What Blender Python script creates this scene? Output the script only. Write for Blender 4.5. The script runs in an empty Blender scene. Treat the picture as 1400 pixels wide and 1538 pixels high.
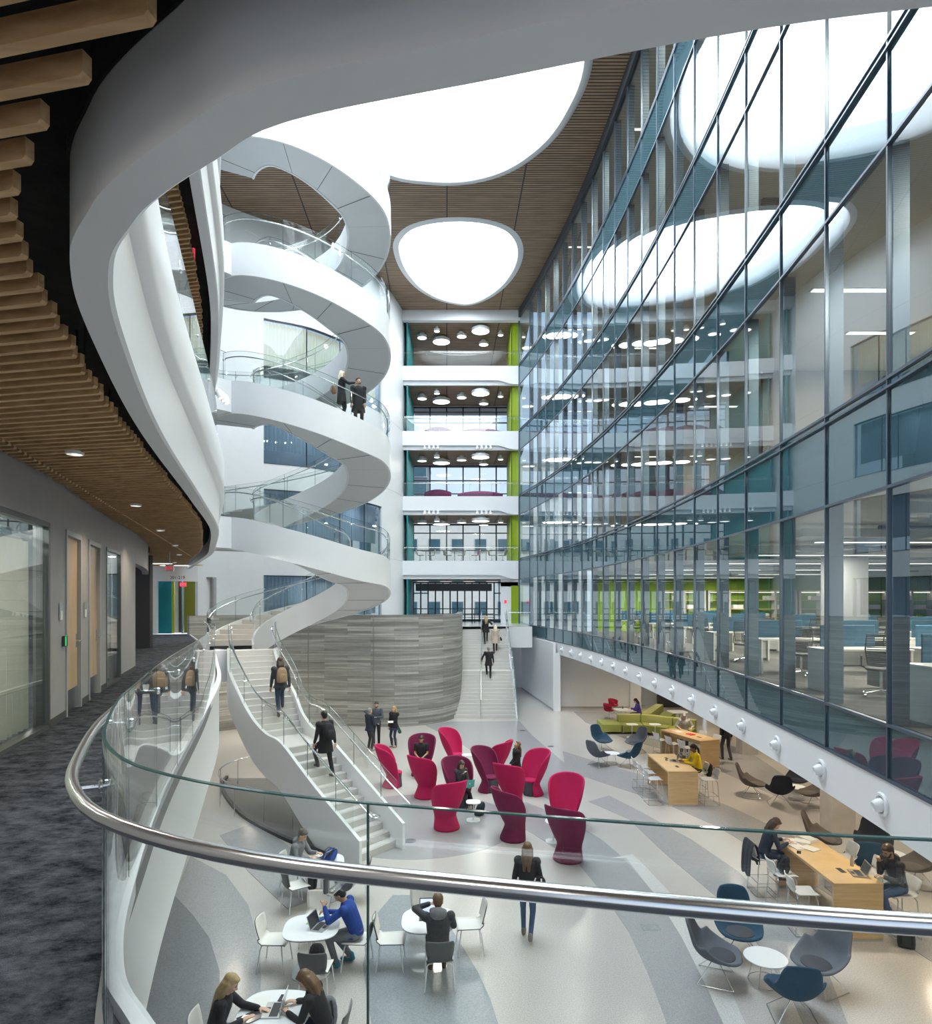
import bpy, bmesh, math, random
from mathutils import Vector, Matrix, geometry
random.seed(7)
PI=math.pi; R=math.radians
F=990.0; CX=700.0; CY=901.5; H=6.1
C=bpy.context.scene.collection
def at(px,py,Y): return Vector(((px-CX)*Y/F, Y, H+(CY-py)*Y/F))
def G(px,py,z=0.0):
    Y=F*(H-z)/(py-CY); return Vector(((px-CX)*Y/F,Y,z))
LV=[4.5,8.8,13.2,17.65,22.1]; ROOF=25.85
# ---------------------------------------------------------------- materials
MATS={}
def nd(nt,t,**k):
    n=nt.nodes.new(t)
    for a,b in k.items(): setattr(n,a,b)
    return n
def mat(name,col,rough=.5,metal=0.,noise=0.,nscale=8.,bump=0.,bscale=40.,emit=None,estr=0.,spec=None,coat=0.,stretch=None,col2=None):
    if name in MATS: return MATS[name]
    m=bpy.data.materials.new(name); m.use_nodes=True; nt=m.node_tree; b=nt.nodes['Principled BSDF']
    b.inputs['Base Color'].default_value=(*col,1); b.inputs['Roughness'].default_value=rough; b.inputs['Metallic'].default_value=metal
    if spec is not None: b.inputs['Specular IOR Level'].default_value=spec
    if coat: b.inputs['Coat Weight'].default_value=coat; b.inputs['Coat Roughness'].default_value=.06
    tc=nd(nt,'ShaderNodeTexCoord'); mp=nd(nt,'ShaderNodeMapping'); nt.links.new(tc.outputs['Object'],mp.inputs['Vector'])
    if stretch: mp.inputs['Scale'].default_value=stretch
    if noise>0 or col2:
        n=nd(nt,'ShaderNodeTexNoise'); n.inputs['Scale'].default_value=nscale; n.inputs['Detail'].default_value=5
        nt.links.new(mp.outputs[0],n.inputs['Vector'])
        r=nd(nt,'ShaderNodeValToRGB'); r.color_ramp.elements[0].position=.3; r.color_ramp.elements[1].position=.72
        c2=col2 if col2 else tuple(min(1,c*(1+noise)) for c in col); c1=col if col2 else tuple(c*(1-noise) for c in col)
        r.color_ramp.elements[0].color=(*c1,1); r.color_ramp.elements[1].color=(*c2,1)
        nt.links.new(n.outputs['Fac'],r.inputs['Fac']); nt.links.new(r.outputs['Color'],b.inputs['Base Color'])
    if bump>0:
        n2=nd(nt,'ShaderNodeTexNoise'); n2.inputs['Scale'].default_value=bscale; n2.inputs['Detail'].default_value=3
        nt.links.new(mp.outputs[0],n2.inputs['Vector'])
        bp=nd(nt,'ShaderNodeBump'); bp.inputs['Strength'].default_value=bump; bp.inputs['Distance'].default_value=.02
        nt.links.new(n2.outputs['Fac'],bp.inputs['Height']); nt.links.new(bp.outputs['Normal'],b.inputs['Normal'])
    if emit:
        b.inputs['Emission Color'].default_value=(*emit,1); b.inputs['Emission Strength'].default_value=estr
    MATS[name]=m; return m
def glassmat(name,tint,ior=1.5,rough=0.0,refl=(1,1,1),body=None,bodyfac=0.,frit=None):
    if name in MATS: return MATS[name]
    m=bpy.data.materials.new(name); m.use_nodes=True; nt=m.node_tree; nt.nodes.clear()
    out=nd(nt,'ShaderNodeOutputMaterial'); tr=nd(nt,'ShaderNodeBsdfTransparent'); tr.inputs[0].default_value=(*tint,1)
    gl=nd(nt,'ShaderNodeBsdfGlossy'); gl.inputs['Roughness'].default_value=rough; gl.inputs['Color'].default_value=(*refl,1)
    fr=nd(nt,'ShaderNodeFresnel'); fr.inputs['IOR'].default_value=ior
    # same fresnel from both sides of the thin pane
    geo=nd(nt,'ShaderNodeNewGeometry'); inv=nd(nt,'ShaderNodeMath',operation='DIVIDE'); inv.inputs[0].default_value=1.0; inv.inputs[1].default_value=ior
    mixi=nd(nt,'ShaderNodeMix'); mixi.data_type='FLOAT'; mixi.inputs[2].default_value=ior; mixi.inputs[3].default_value=ior*ior
    dv=nd(nt,'ShaderNodeMath',operation='MULTIPLY'); 
    nt.links.new(geo.outputs['Backfacing'],mixi.inputs[0])
    # Cycles inverts the IOR on back faces: feed 1/ior there
    mixi.inputs[3].default_value=1.0/ior
    nt.links.new(mixi.outputs[0],fr.inputs['IOR'])
    mx=nd(nt,'ShaderNodeMixShader'); nt.links.new(fr.outputs[0],mx.inputs[0])
    base=tr.outputs[0]
    if body:
        df=nd(nt,'ShaderNodeBsdfDiffuse'); df.inputs[0].default_value=(*body,1)
        m2=nd(nt,'ShaderNodeMixShader'); m2.inputs[0].default_value=bodyfac
        nt.links.new(base,m2.inputs[1]); nt.links.new(df.outputs[0],m2.inputs[2]); base=m2.outputs[0]
    if frit:
        # printed ceramic lines: z0,z1,pitch,width
        z0,z1,pitch,wd=frit
        tc=nd(nt,'ShaderNodeTexCoord'); sp=nd(nt,'ShaderNodeSeparateXYZ'); nt.links.new(tc.outputs['Object'],sp.inputs[0])
        md=nd(nt,'ShaderNodeMath',operation='MODULO'); md.inputs[1].default_value=pitch; nt.links.new(sp.outputs['Z'],md.inputs[0])
        lt=nd(nt,'ShaderNodeMath',operation='LESS_THAN'); lt.inputs[1].default_value=wd; nt.links.new(md.outputs[0],lt.inputs[0])
        a=nd(nt,'ShaderNodeMath',operation='GREATER_THAN'); a.inputs[1].default_value=z0; nt.links.new(sp.outputs['Z'],a.inputs[0])
        b_=nd(nt,'ShaderNodeMath',operation='LESS_THAN'); b_.inputs[1].default_value=z1; nt.links.new(sp.outputs['Z'],b_.inputs[0])
        m1=nd(nt,'ShaderNodeMath',operation='MULTIPLY'); nt.links.new(lt.outputs[0],m1.inputs[0]); nt.links.new(a.outputs[0],m1.inputs[1])
        m3=nd(nt,'ShaderNodeMath',operation='MULTIPLY'); nt.links.new(m1.outputs[0],m3.inputs[0]); nt.links.new(b_.outputs[0],m3.inputs[1])
        m4=nd(nt,'ShaderNodeMath',operation='MULTIPLY'); m4.inputs[1].default_value=.55; nt.links.new(m3.outputs[0],m4.inputs[0])
        df=nd(nt,'ShaderNodeBsdfDiffuse'); df.inputs[0].default_value=(.16,.18,.2,1)
        m5=nd(nt,'ShaderNodeMixShader'); nt.links.new(m4.outputs[0],m5.inputs[0]); nt.links.new(base,m5.inputs[1]); nt.links.new(df.outputs[0],m5.inputs[2]); base=m5.outputs[0]
    nt.links.new(base,mx.inputs[1]); nt.links.new(gl.outputs[0],mx.inputs[2]); nt.links.new(mx.outputs[0],out.inputs[0])
    MATS[name]=m; return m
# ---------------------------------------------------------------- mesh builder
class MB:
    def __init__(s): s.v=[]; s.f=[]; s.m=[]; s.cur=0
    def add(s,vs,fs,m=None):
        o=len(s.v); s.v+= [tuple(v) for v in vs]
        for f in fs: s.f.append(tuple(i+o for i in f)); s.m.append(s.cur if m is None else m)
        return s
    def box(s,c,d,rz=0,m=None,rx=0,ry=0):
        M=Matrix.Rotation(rz,3,'Z')@Matrix.Rotation(ry,3,'Y')@Matrix.Rotation(rx,3,'X'); c=Vector(c); vs=[]
        for x in(-.5,.5):
            for y in(-.5,.5):
                for z in(-.5,.5): vs.append(c+M@Vector((x*d[0],y*d[1],z*d[2])))
        return s.add(vs,[(0,1,3,2),(4,6,7,5),(0,4,5,1),(2,3,7,6),(0,2,6,4),(1,5,7,3)],m)
    def bar(s,a,b,w,h,m=None,up=(0,0,1)):
        a=Vector(a);b=Vector(b);d=(b-a).normalized(); u=Vector(up)
        x=d.cross(u)
        if x.length<1e-4: x=Vector((1,0,0))
        x.normalize(); z=x.cross(d)
        vs=[]
        for p in(a,b):
            for i,j in((-1,-1),(1,-1),(1,1),(-1,1)): vs.append(p+x*(i*w/2)+z*(j*h/2))
        return s.add(vs,[(3,2,1,0),(4,5,6,7),(0,1,5,4),(1,2,6,5),(2,3,7,6),(3,0,4,7)],m)
    def tube(s,pts,r,n=8,closed=False,m=None,sy=1.0):
        pts=[Vector(p) for p in pts]; k=len(pts); rs=r if isinstance(r,(list,tuple)) else [r]*k
        rings=[]; prev=None
        for i,p in enumerate(pts):
            if closed: d=pts[(i+1)%k]-pts[i-1]
            else: d=pts[min(i+1,k-1)]-pts[max(i-1,0)]
            d.normalize()
            if prev is None:
                u=Vector((0,0,1)) if abs(d.z)<.9 else Vector((1,0,0)); x=d.cross(u).normalized()
            else:
                x=prev-d*prev.dot(d)
                x = x.normalized() if x.length>1e-5 else d.orthogonal().normalized()
            prev=x; y=d.cross(x)
            rings.append([p+(x*math.cos(2*PI*j/n)+y*math.sin(2*PI*j/n)*sy)*rs[i] for j in range(n)])
        return s.loft(rings,closed_path=closed,m=m)
    def loft(s,rings,closed_path=False,caps=True,m=None,closed_ring=True):
        n=len(rings[0]); k=len(rings); vs=[v for r_ in rings for v in r_]; fs=[]
        for i in range(k if closed_path else k-1):
            a=i*n;b=((i+1)%k)*n
            for j in range(n if closed_ring else n-1):
                j2=(j+1)%n; fs.append((a+j,a+j2,b+j2,b+j))
        if caps and not closed_path and closed_ring: fs.append(tuple(range(n))[::-1]); fs.append(tuple((k-1)*n+j for j in range(n)))
        return s.add(vs,fs,m)
    def lathe(s,prof,n=24,c=(0,0,0),m=None,M=None):
        c=Vector(c); vs=[];fs=[]
        for r_,z in prof:
            for j in range(n):
                v=Vector((r_*math.cos(2*PI*j/n),r_*math.sin(2*PI*j/n),z))
                if M: v=M@v
                vs.append(c+v)
        for i in range(len(prof)-1):
            for j in range(n):
                j2=(j+1)%n; fs.append((i*n+j,i*n+j2,(i+1)*n+j2,(i+1)*n+j))
        if prof[0][0]>1e-6: fs.append(tuple(range(n))[::-1])
        if prof[-1][0]>1e-6: fs.append(tuple((len(prof)-1)*n+j for j in range(n)))
        return s.add(vs,fs,m)
    def prism(s,poly,z0,z1,m=None,holes=()):
        loops=[[Vector((p[0],p[1],0)) for p in poly]]+[[Vector((p[0],p[1],0)) for p in h] for h in holes]
        tr=geometry.tessellate_polygon(loops); flat=[p for l in loops for p in l]; n=len(flat)
        vs=[(p.x,p.y,z0) for p in flat]+[(p.x,p.y,z1) for p in flat]; fs=[]
        for t in tr:
            a,b,c=t; nrm=(flat[b]-flat[a]).cross(flat[c]-flat[a]).z
            if nrm<0: a,b,c=c,b,a
            fs.append((a+n,b+n,c+n)); fs.append((c,b,a))
        o=0
        for l in loops:
            k=len(l)
            for i in range(k): a=o+i;b=o+(i+1)%k; fs.append((a,b,b+n,a+n))
            o+=k
        return s.add(vs,fs,m)
    def xf(s,M,i0=0):
        for i in range(i0,len(s.v)): s.v[i]=tuple(M@Vector(s.v[i]))
        return s
    def build(s,name,mt,parent=None,smooth=False,ang=35,**tags):
        me=bpy.data.meshes.new(name); me.from_pydata(s.v,[],s.f)
        for x in (mt if isinstance(mt,(list,tuple)) else [mt]): me.materials.append(x)
        me.polygons.foreach_set('material_index',s.m)
        bm=bmesh.new(); bm.from_mesh(me); bmesh.ops.recalc_face_normals(bm,faces=bm.faces); bm.to_mesh(me); bm.free()
        if smooth:
            me.polygons.foreach_set('use_smooth',[True]*len(me.polygons)); me.set_sharp_from_angle(angle=R(ang))
        me.update()
        o=bpy.data.objects.new(name,me); C.objects.link(o)
        if parent: o.parent=parent
        for k,v in tags.items(): o[k]=v
        return o
def thing(name,label,cat,loc=(0,0,0),rz=0,group=None):
    o=bpy.data.objects.new(name,None); C.objects.link(o); o.location=loc; o.rotation_euler=(0,0,rz); o.empty_display_size=.1
    o['label']=label; o['category']=cat
    if group: o['group']=group
    return o
def tag(o,label,cat,group=None,kind=None):
    o['label']=label; o['category']=cat
    if group: o['group']=group
    if kind: o['kind']=kind
    return o
KIDS={}
def copy_tree(o,parent=None,loc=None,rz=None,label=None,group=None):
    c=o.copy(); C.objects.link(c); c.parent=parent
    for ch in list(o.children): copy_tree(ch,c)
    if loc is not None: c.location=loc
    if rz is not None: c.rotation_euler=(0,0,rz)
    if label: c['label']=label
    if group: c['group']=group
    return c
NUM={}
def struct(kind,mb,mt,smooth=False,side=None,parent=None):
    if kind in('trim','window','door'):
        NUM[kind]=NUM.get(kind,0)+1; nm=f'{kind}_{NUM[kind]}'
    elif kind in('wall','baseboard'): nm=f'{kind}_{side}'
    else: nm=kind
    o=mb.build(nm,mt,parent,smooth); o['kind']='structure'; return o
# ---------------------------------------------------------------- plan curves
def cr(pts,step=.25):
    P=[Vector((p[0],p[1],p[2] if len(p)>2 else 0)) for p in pts]; P=[P[0]*2-P[1]]+P+[P[-1]*2-P[-2]]; out=[]
    for i in range(1,len(P)-2):
        a,b,c,d=P[i-1:i+3]; n=max(2,int((c-b).length/step))
        for k in range(n):
            t=k/n; out.append(.5*((2*b)+(c-a)*t+(2*a-5*b+4*c-d)*t*t+(3*b-a-3*c+d)*t**3))
    out.append(P[-2]); return out
def resample(pts,step):
    pts=[Vector(p) for p in pts]; out=[pts[0].copy()]; acc=0.
    for a,b in zip(pts,pts[1:]):
        l=(b-a).length
        if l<1e-9: continue
        while acc+l>=step:
            t=(step-acc)/l; a=a.lerp(b,t); out.append(a.copy()); l=(b-a).length; acc=0.
        acc+=l
    return out
def off(pts,d):      # positive: to the right of travel
    out=[]
    for i,p in enumerate(pts):
        t=(pts[min(i+1,len(pts)-1)]-pts[max(i-1,0)]); t.z=0; t.normalize(); out.append(p+Vector((t.y,-t.x,0))*d)
    return out
def at_y(curve,y):
    for a,b in zip(curve,curve[1:]):
        if (a.y-y)*(b.y-y)<=0 and a.y!=b.y: return a.lerp(b,(y-a.y)/(b.y-a.y))
    return curve[-1]
def sweep(mb,curve,prof,m=None,caps=True):   # prof: (offset, z) closed
    offs=[off(curve,o_) for o_,z in prof]
    rings=[[Vector((offs[k][i].x,offs[k][i].y,prof[k][1])) for k in range(len(prof))] for i in range(len(curve))]
    return mb.loft(rings,caps=caps,m=m)
EPTS=[(4.6,1.6),(2.4,1.46),(.99,1.57),(0,1.79),(-.54,1.935),(-.79,2.09),(-1.07,2.29),(-1.25,2.46),(-1.52,2.8),(-1.87,3.57),(-2.6,5.6),(-3.7,9.2),(-4.9,13),(-6.3,16.6),(-7.7,20),(-9.3,23.3),(-12.4,29.6)]
E=cr(EPTS,.22); EF=cr(EPTS,.05)
GL=cr([(4.4,1.5),(2.2,1.3),(.97,1.37),(0,1.56),(-.5,1.7),(-.85,1.88),(-1.07,2.06),(-1.29,2.35),(-1.47,2.7),(-1.74,3.3),(-1.94,3.85),(-2.54,5.6),(-3.65,9.2),(-4.95,13),(-6.4,16.6),(-7.75,19.7)],.12)
W=cr([(-1.2,-3),(-3.05,1),(-4.0,4),(-4.77,6.75),(-5.28,8.45),(-6.45,11.7),(-7.6,15.15),(-8.9,18.4),(-10.6,22)],.3)
D=cr([(-18,31),(-15,31.1),(-13.2,31.6),(-12.1,32.9),(-10.5,34.2),(-9,35),(-8,35.8),(-6.6,37.7),(-5.3,40.6),(-4.35,44.8),(-4.2,50)],.3)
K=cr([(-12.6,29.9),(-10.5,31.6),(-7.7,32.3),(-5.5,32.1),(-3.2,31.9),(-1.65,32.7),(-.7,34.2),(-.38,36),(-.38,40.6)],.25)
def cwx(y): return 6.1-.0043*(y-21)**2
CWC=[Vector((cwx(y*.25),y*.25,0)) for y in range(-12,180)]
WHITE=mat('white_painted_plaster',(.80,.82,.84),.45,noise=.015,nscale=3)
WHITE2=mat('white_painted_steel',(.80,.83,.86),.3,noise=.01,nscale=2)
GREYW=mat('grey_painted_wall',(.36,.355,.36),.55,noise=.05,nscale=4,bump=.05,bscale=60)
SOFFIT=mat('pale_grey_soffit_panel',(.66,.69,.71),.5)
JOINT=mat('dark_joint',(.2,.21,.22),.7)
BLACK=mat('black_plenum',(.012,.012,.014),.75,noise=.5,nscale=6,bump=.3,bscale=12)
STEEL=mat('brushed_stainless_steel',(.72,.74,.76),.22,1.0)
CHROME=mat('polished_chrome',(.75,.76,.77),.12,1.0)
DARKM=mat('dark_bronze_metal',(.055,.06,.07),.4,.6)
MULL=mat('blue_grey_mullion_metal',(.10,.135,.18),.35,.5)
FIN=mat('slate_blue_fin',(.10,.15,.20),.45,.1)
TREAD=mat('pale_terrazzo_tread',(.60,.59,.57),.5,noise=.06,nscale=60)
RISER=mat('grey_terrazzo_riser',(.47,.47,.47),.55,noise=.06,nscale=60)
def carpet():
    m=mat('charcoal_patterned_carpet',(.018,.021,.027),.95,bump=.9,bscale=160)
    nt=m.node_tree; b=nt.nodes['Principled BSDF']; tc=nd(nt,'ShaderNodeTexCoord'); mp=nd(nt,'ShaderNodeMapping'); mp.inputs['Scale'].default_value=(1,1.4,1); mp.inputs['Rotation'].default_value=(0,0,R(-20))
    nt.links.new(tc.outputs['Object'],mp.inputs[0]); n=nd(nt,'ShaderNodeTexNoise'); n.inputs['Scale'].default_value=5.5; n.inputs['Detail'].default_value=12; n.inputs['Roughness'].default_value=.78
    nt.links.new(mp.outputs[0],n.inputs['Vector']); r=nd(nt,'ShaderNodeValToRGB'); r.color_ramp.elements[0].position=.38; r.color_ramp.elements[0].color=(.014,.017,.024,1); r.color_ramp.elements[1].position=.68; r.color_ramp.elements[1].color=(.17,.185,.22,1)
    nt.links.new(n.outputs['Fac'],r.inputs[0]); nt.links.new(r.outputs[0],b.inputs['Base Color']); b.inputs['Specular IOR Level'].default_value=.1
    return m
CARPET=carpet()
def woodmat(name,c1,c2,rough=.45,scale=(1,14,14),s=1.6):
    m=mat(name,c1,rough); nt=m.node_tree; b=nt.nodes['Principled BSDF']; tc=nd(nt,'ShaderNodeTexCoord'); mp=nd(nt,'ShaderNodeMapping'); mp.inputs['Scale'].default_value=scale
    nt.links.new(tc.outputs['Object'],mp.inputs[0]); n=nd(nt,'ShaderNodeTexNoise'); n.inputs['Scale'].default_value=s; n.inputs['Detail'].default_value=6; n.inputs['Distortion'].default_value=.6
    nt.links.new(mp.outputs[0],n.inputs['Vector']); r=nd(nt,'ShaderNodeValToRGB'); r.color_ramp.elements[0].position=.3; r.color_ramp.elements[0].color=(*c1,1); r.color_ramp.elements[1].position=.7; r.color_ramp.elements[1].color=(*c2,1)
    nt.links.new(n.outputs['Fac'],r.inputs[0]); nt.links.new(r.outputs[0],b.inputs['Base Color']); return m
SLAT=woodmat('oak_ceiling_slat',(.42,.255,.12),(.67,.45,.24))
TABLEW=woodmat('pale_oak_veneer',(.56,.38,.18),(.68,.49,.27),.35,(1.2,1.2,14),1.2)
DOORW=woodmat('maple_door_veneer',(.50,.34,.20),(.60,.43,.27),.4,(6,6,1),1.5)
def battens(name,c1,c2,pitch,joint):
    # fine timber battens with black gaps between them, plus panel joints
    m=mat(name,c1,.5); nt=m.node_tree; b=nt.nodes['Principled BSDF']; tc=nd(nt,'ShaderNodeTexCoord'); sp=nd(nt,'ShaderNodeSeparateXYZ'); nt.links.new(tc.outputs['Object'],sp.inputs[0])
    def mth(op,a,bv=None):
        n=nd(nt,'ShaderNodeMath',operation=op)
        if isinstance(a,(int,float)): n.inputs[0].default_value=a
        else: nt.links.new(a,n.inputs[0])
        if bv is not None:
            if isinstance(bv,(int,float)): n.inputs[1].default_value=bv
            else: nt.links.new(bv,n.inputs[1])
        return n.outputs[0]
    fy=mth('FRACT',mth('DIVIDE',sp.outputs['Y'],pitch)); gap=mth('LESS_THAN',fy,.36)
    fx=mth('FRACT',mth('DIVIDE',mth('ADD',sp.outputs['X'],mth('MULTIPLY',sp.outputs['Y'],.03)),joint)); jn=mth('LESS_THAN',fx,.02)
    g=mth('MAXIMUM',gap,jn)
    mp=nd(nt,'ShaderNodeMapping'); mp.inputs['Scale'].default_value=(.7,1/pitch,1); nt.links.new(tc.outputs['Object'],mp.inputs[0])
    n=nd(nt,'ShaderNodeTexNoise'); n.inputs['Scale'].default_value=1.0; n.inputs['Detail'].default_value=3; nt.links.new(mp.outputs[0],n.inputs['Vector'])
    r=nd(nt,'ShaderNodeValToRGB'); r.color_ramp.elements[0].position=.3; r.color_ramp.elements[0].color=(*c1,1); r.color_ramp.elements[1].position=.7; r.color_ramp.elements[1].color=(*c2,1); nt.links.new(n.outputs['Fac'],r.inputs[0])
    mx=nd(nt,'ShaderNodeMix'); mx.data_type='RGBA'; nt.links.new(g,mx.inputs[0]); nt.links.new(r.outputs[0],mx.inputs[6]); mx.inputs[7].default_value=(.035,.025,.02,1)
    nt.links.new(mx.outputs[2],b.inputs['Base Color']); return m
BATTEN=battens('walnut_batten_ceiling',(.26,.16,.095),(.46,.31,.19),.16,3.6)
def boardform():
    m=mat('board_formed_concrete',(.3,.3,.29),.85); nt=m.node_tree; b=nt.nodes['Principled BSDF']; tc=nd(nt,'ShaderNodeTexCoord')
    mp=nd(nt,'ShaderNodeMapping'); mp.inputs['Scale'].default_value=(.35,.35,9); nt.links.new(tc.outputs['Object'],mp.inputs[0])
    n=nd(nt,'ShaderNodeTexNoise'); n.inputs['Scale'].default_value=1.2; n.inputs['Detail'].default_value=8; n.inputs['Roughness'].default_value=.7; nt.links.new(mp.outputs[0],n.inputs['Vector'])
    r=nd(nt,'ShaderNodeValToRGB'); r.color_ramp.elements[0].position=.3; r.color_ramp.elements[0].color=(.27,.27,.26,1); r.color_ramp.elements[1].position=.68; r.color_ramp.elements[1].color=(.60,.60,.57,1)
    nt.links.new(n.outputs['Fac'],r.inputs[0]); nt.links.new(r.outputs[0],b.inputs['Base Color'])
    cx=nd(nt,'ShaderNodeSeparateXYZ'); nt.links.new(tc.outputs['Object'],cx.inputs[0]); cb=nd(nt,'ShaderNodeCombineXYZ'); nt.links.new(cx.outputs['X'],cb.inputs[0]); nt.links.new(cx.outputs['Z'],cb.inputs[1])
    br=nd(nt,'ShaderNodeTexBrick'); br.inputs['Scale'].default_value=1; br.inputs['Brick Width'].default_value=2.3; br.inputs['Row Height'].default_value=.11; br.inputs['Mortar Size'].default_value=.004; br.inputs['Color1'].default_value=(.46,.46,.45,1); br.inputs['Color2'].default_value=(.88,.88,.86,1); br.inputs['Mortar'].default_value=(.4,.4,.4,1); nt.links.new(cb.outputs[0],br.inputs['Vector'])
    ml=nd(nt,'ShaderNodeMix'); ml.data_type='RGBA'; ml.blend_type='MULTIPLY'; ml.inputs[0].default_value=1; nt.links.new(r.outputs[0],ml.inputs[6]); nt.links.new(br.outputs['Color'],ml.inputs[7]); nt.links.new(ml.outputs[2],b.inputs['Base Color'])
    bp=nd(nt,'ShaderNodeBump'); bp.inputs['Strength'].default_value=.6; bp.inputs['Distance'].default_value=.04; nt.links.new(n.outputs['Fac'],bp.inputs['Height']); nt.links.new(bp.outputs[0],b.inputs['Normal']); return m
BOARD=boardform()
def terrazzo(name,col):
    m=mat(name,col,.17,spec=.5); nt=m.node_tree; b=nt.nodes['Principled BSDF']; tc=nd(nt,'ShaderNodeTexCoord'); n=nd(nt,'ShaderNodeTexNoise'); n.inputs['Scale'].default_value=45; n.inputs['Detail'].default_value=4
    nt.links.new(tc.outputs['Object'],n.inputs['Vector']); r=nd(nt,'ShaderNodeValToRGB'); r.color_ramp.elements[0].position=.35; r.color_ramp.elements[0].color=(*[c*.86 for c in col],1); r.color_ramp.elements[1].position=.65; r.color_ramp.elements[1].color=(*[min(1,c*1.1) for c in col],1)
    nt.links.new(n.outputs['Fac'],r.inputs[0]); nt.links.new(r.outputs[0],b.inputs['Base Color']); return m
T_LIGHT=terrazzo('pale_warm_terrazzo',(.52,.50,.475)); T_WHITE=terrazzo('whitish_terrazzo',(.62,.62,.61)); T_MID=terrazzo('mid_grey_terrazzo',(.36,.36,.375)); T_DARK=terrazzo('dark_grey_terrazzo',(.215,.225,.24)); T_BLUE=terrazzo('blue_grey_terrazzo',(.30,.33,.36))
BGLASS=glassmat('clear_balustrade_glass',(.955,.975,.97),1.45)
BEDGE=mat('green_glass_edge',(.045,.10,.10),.08,spec=.6)
CWGLASS=glassmat('coated_curtain_wall_glass',(.66,.76,.80),2.15,refl=(.88,.95,1.0),frit=None)
CWFRIT=glassmat('fritted_curtain_wall_glass',(.66,.76,.80),2.15,refl=(.88,.95,1.0),frit=(0,1.1,.035,.014))
SPAND=glassmat('teal_spandrel_glass',(.2,.3,.34),2.1,refl=(.85,.95,1.0),body=(.045,.10,.125),bodyfac=.9)
OGLASS=glassmat('office_front_glass',(.88,.93,.93),1.6)
FGLASS=glassmat('facade_window_glass',(.93,.96,.98),1.3)
CURT=mat('sheer_pleated_curtain',(.80,.79,.74),.8)
def translu(m,f=.5):
    nt=m.node_tree; b=nt.nodes['Principled BSDF']; o=nt.nodes['Material Output']; t=nd(nt,'ShaderNodeBsdfTranslucent'); t.inputs[0].default_value=b.inputs['Base Color'].default_value; x=nd(nt,'ShaderNodeMixShader'); x.inputs[0].default_value=f
    nt.links.new(b.outputs[0],x.inputs[1]); nt.links.new(t.outputs[0],x.inputs[2]); nt.links.new(x.outputs[0],o.inputs[0]); return m
translu(CURT)
def emis(name,col,s): 
    if name in MATS: return MATS[name]
    m=bpy.data.materials.new(name); m.use_nodes=True; nt=m.node_tree; nt.nodes.clear(); o=nd(nt,'ShaderNodeOutputMaterial'); e=nd(nt,'ShaderNodeEmission'); e.inputs[0].default_value=(*col,1); e.inputs[1].default_value=s; nt.links.new(e.outputs[0],o.inputs[0]); MATS[name]=m; return m
SKYL=emis('skylight_diffuser_glow',(.86,.94,1.0),9.0)
LAMPW=emis('warm_lamp_diffuser',(1,.95,.86),3.5)
LAMPS=emis('strip_lamp_diffuser',(1,.9,.74),3.0)
SPOTE=emis('spot_lens_glow',(1,.93,.82),3.0)
TEAL=mat('teal_paint',(.0,.22,.25),.5); GREEN=mat('lime_green_paint',(.25,.37,.0),.5); OLIVE=mat('olive_green_paint',(.25,.27,.01),.5)
TEXTD=mat('dark_lettering',(.03,.03,.03),.6); EXITR=mat('exit_sign_red',(.75,.03,.07),.4,emit=(.9,.05,.1),estr=.7); SIGNW=mat('sign_face_white',(.8,.8,.78),.4)
def px_poly(pts,z=0): return [tuple(G(x,y,z))[:2] for x,y in pts]
def segs(curve,ya,yb): return [at_y(curve,ya)]+[p for p in curve if ya+.02<p.y<yb-.02]+[at_y(curve,yb)]
# ------------------------------------------------ ground floor
mb=MB(); mb.prism([(-22,-4),(24,-4),(24,52),(-22,52)],-.25,0); struct('floor',mb,T_LIGHT)
inl=[
 (T_MID,[(638,1089),(672,1084),(780,1083),(800,1105),(843,1142),(880,1165),(850,1212),(800,1190),(740,1150),(690,1115)]),
 (T_MID,[(735,1218),(800,1252),(868,1296),(906,1343),(946,1402),(972,1459),(994,1516),(1006,1550),(1092,1550),(1060,1480),(1025,1410),(985,1345),(940,1292),(905,1262),(850,1228),(790,1205)]),
 (T_WHITE,[(918,1289),(940,1289),(985,1345),(1025,1410),(1060,1480),(1092,1550),(1125,1550),(1090,1470),(1050,1400),(1010,1345),(968,1300),(950,1283)]),
 (T_MID,[(884,1204),(945,1231),(1000,1283),(1077,1348),(1140,1420),(1190,1500),(1212,1550),(1278,1550),(1240,1450),(1170,1370),(1110,1310),(1040,1262),(960,1218),(915,1195)]),
 (T_MID,[(845,1128),(908,1148),(1006,1176),(1100,1213),(1200,1260),(1300,1328),(1400,1398),(1400,1445),(1290,1372),(1180,1302),(1080,1243),(1000,1207),(900,1174),(850,1157)]),
 (T_MID,[(862,1069),(880,1085),(940,1110),(1020,1132),(1100,1166),(1180,1203),(1235,1203),(1130,1132),(1000,1083),(960,1071)]),
 (T_DARK,[(196,1550),(262,1345),(290,1375),(315,1410),(330,1460),(328,1550)]),
 (T_MID,[(262,1345),(290,1375),(315,1410),(330,1460),(328,1550),(390,1550),(392,1470),(390,1422),(373,1360),(340,1315),(286,1286)]),
 (T_MID,[(330,1255),(372,1308),(432,1366),(500,1340),(520,1318),(440,1276),(385,1235)]),
 (T_BLUE,[(640,1345),(682,1402),(717,1459),(736,1500),(752,1550),(560,1550),(545,1450),(560,1380),(590,1345)]),
]
for ii,(m_,pl) in enumerate(inl):
    mb=MB(); mb.prism(px_poly(pl),-.01,.004+.0008*ii); struct('floor',mb,m_)
mb=MB(); c_=[(-1.35+2.75*math.cos(a*PI/24),18.1+2.6*math.sin(a*PI/24)) for a in range(48)]; mb.prism(c_,-.01,.0032); struct('floor',mb,T_MID)
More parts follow.
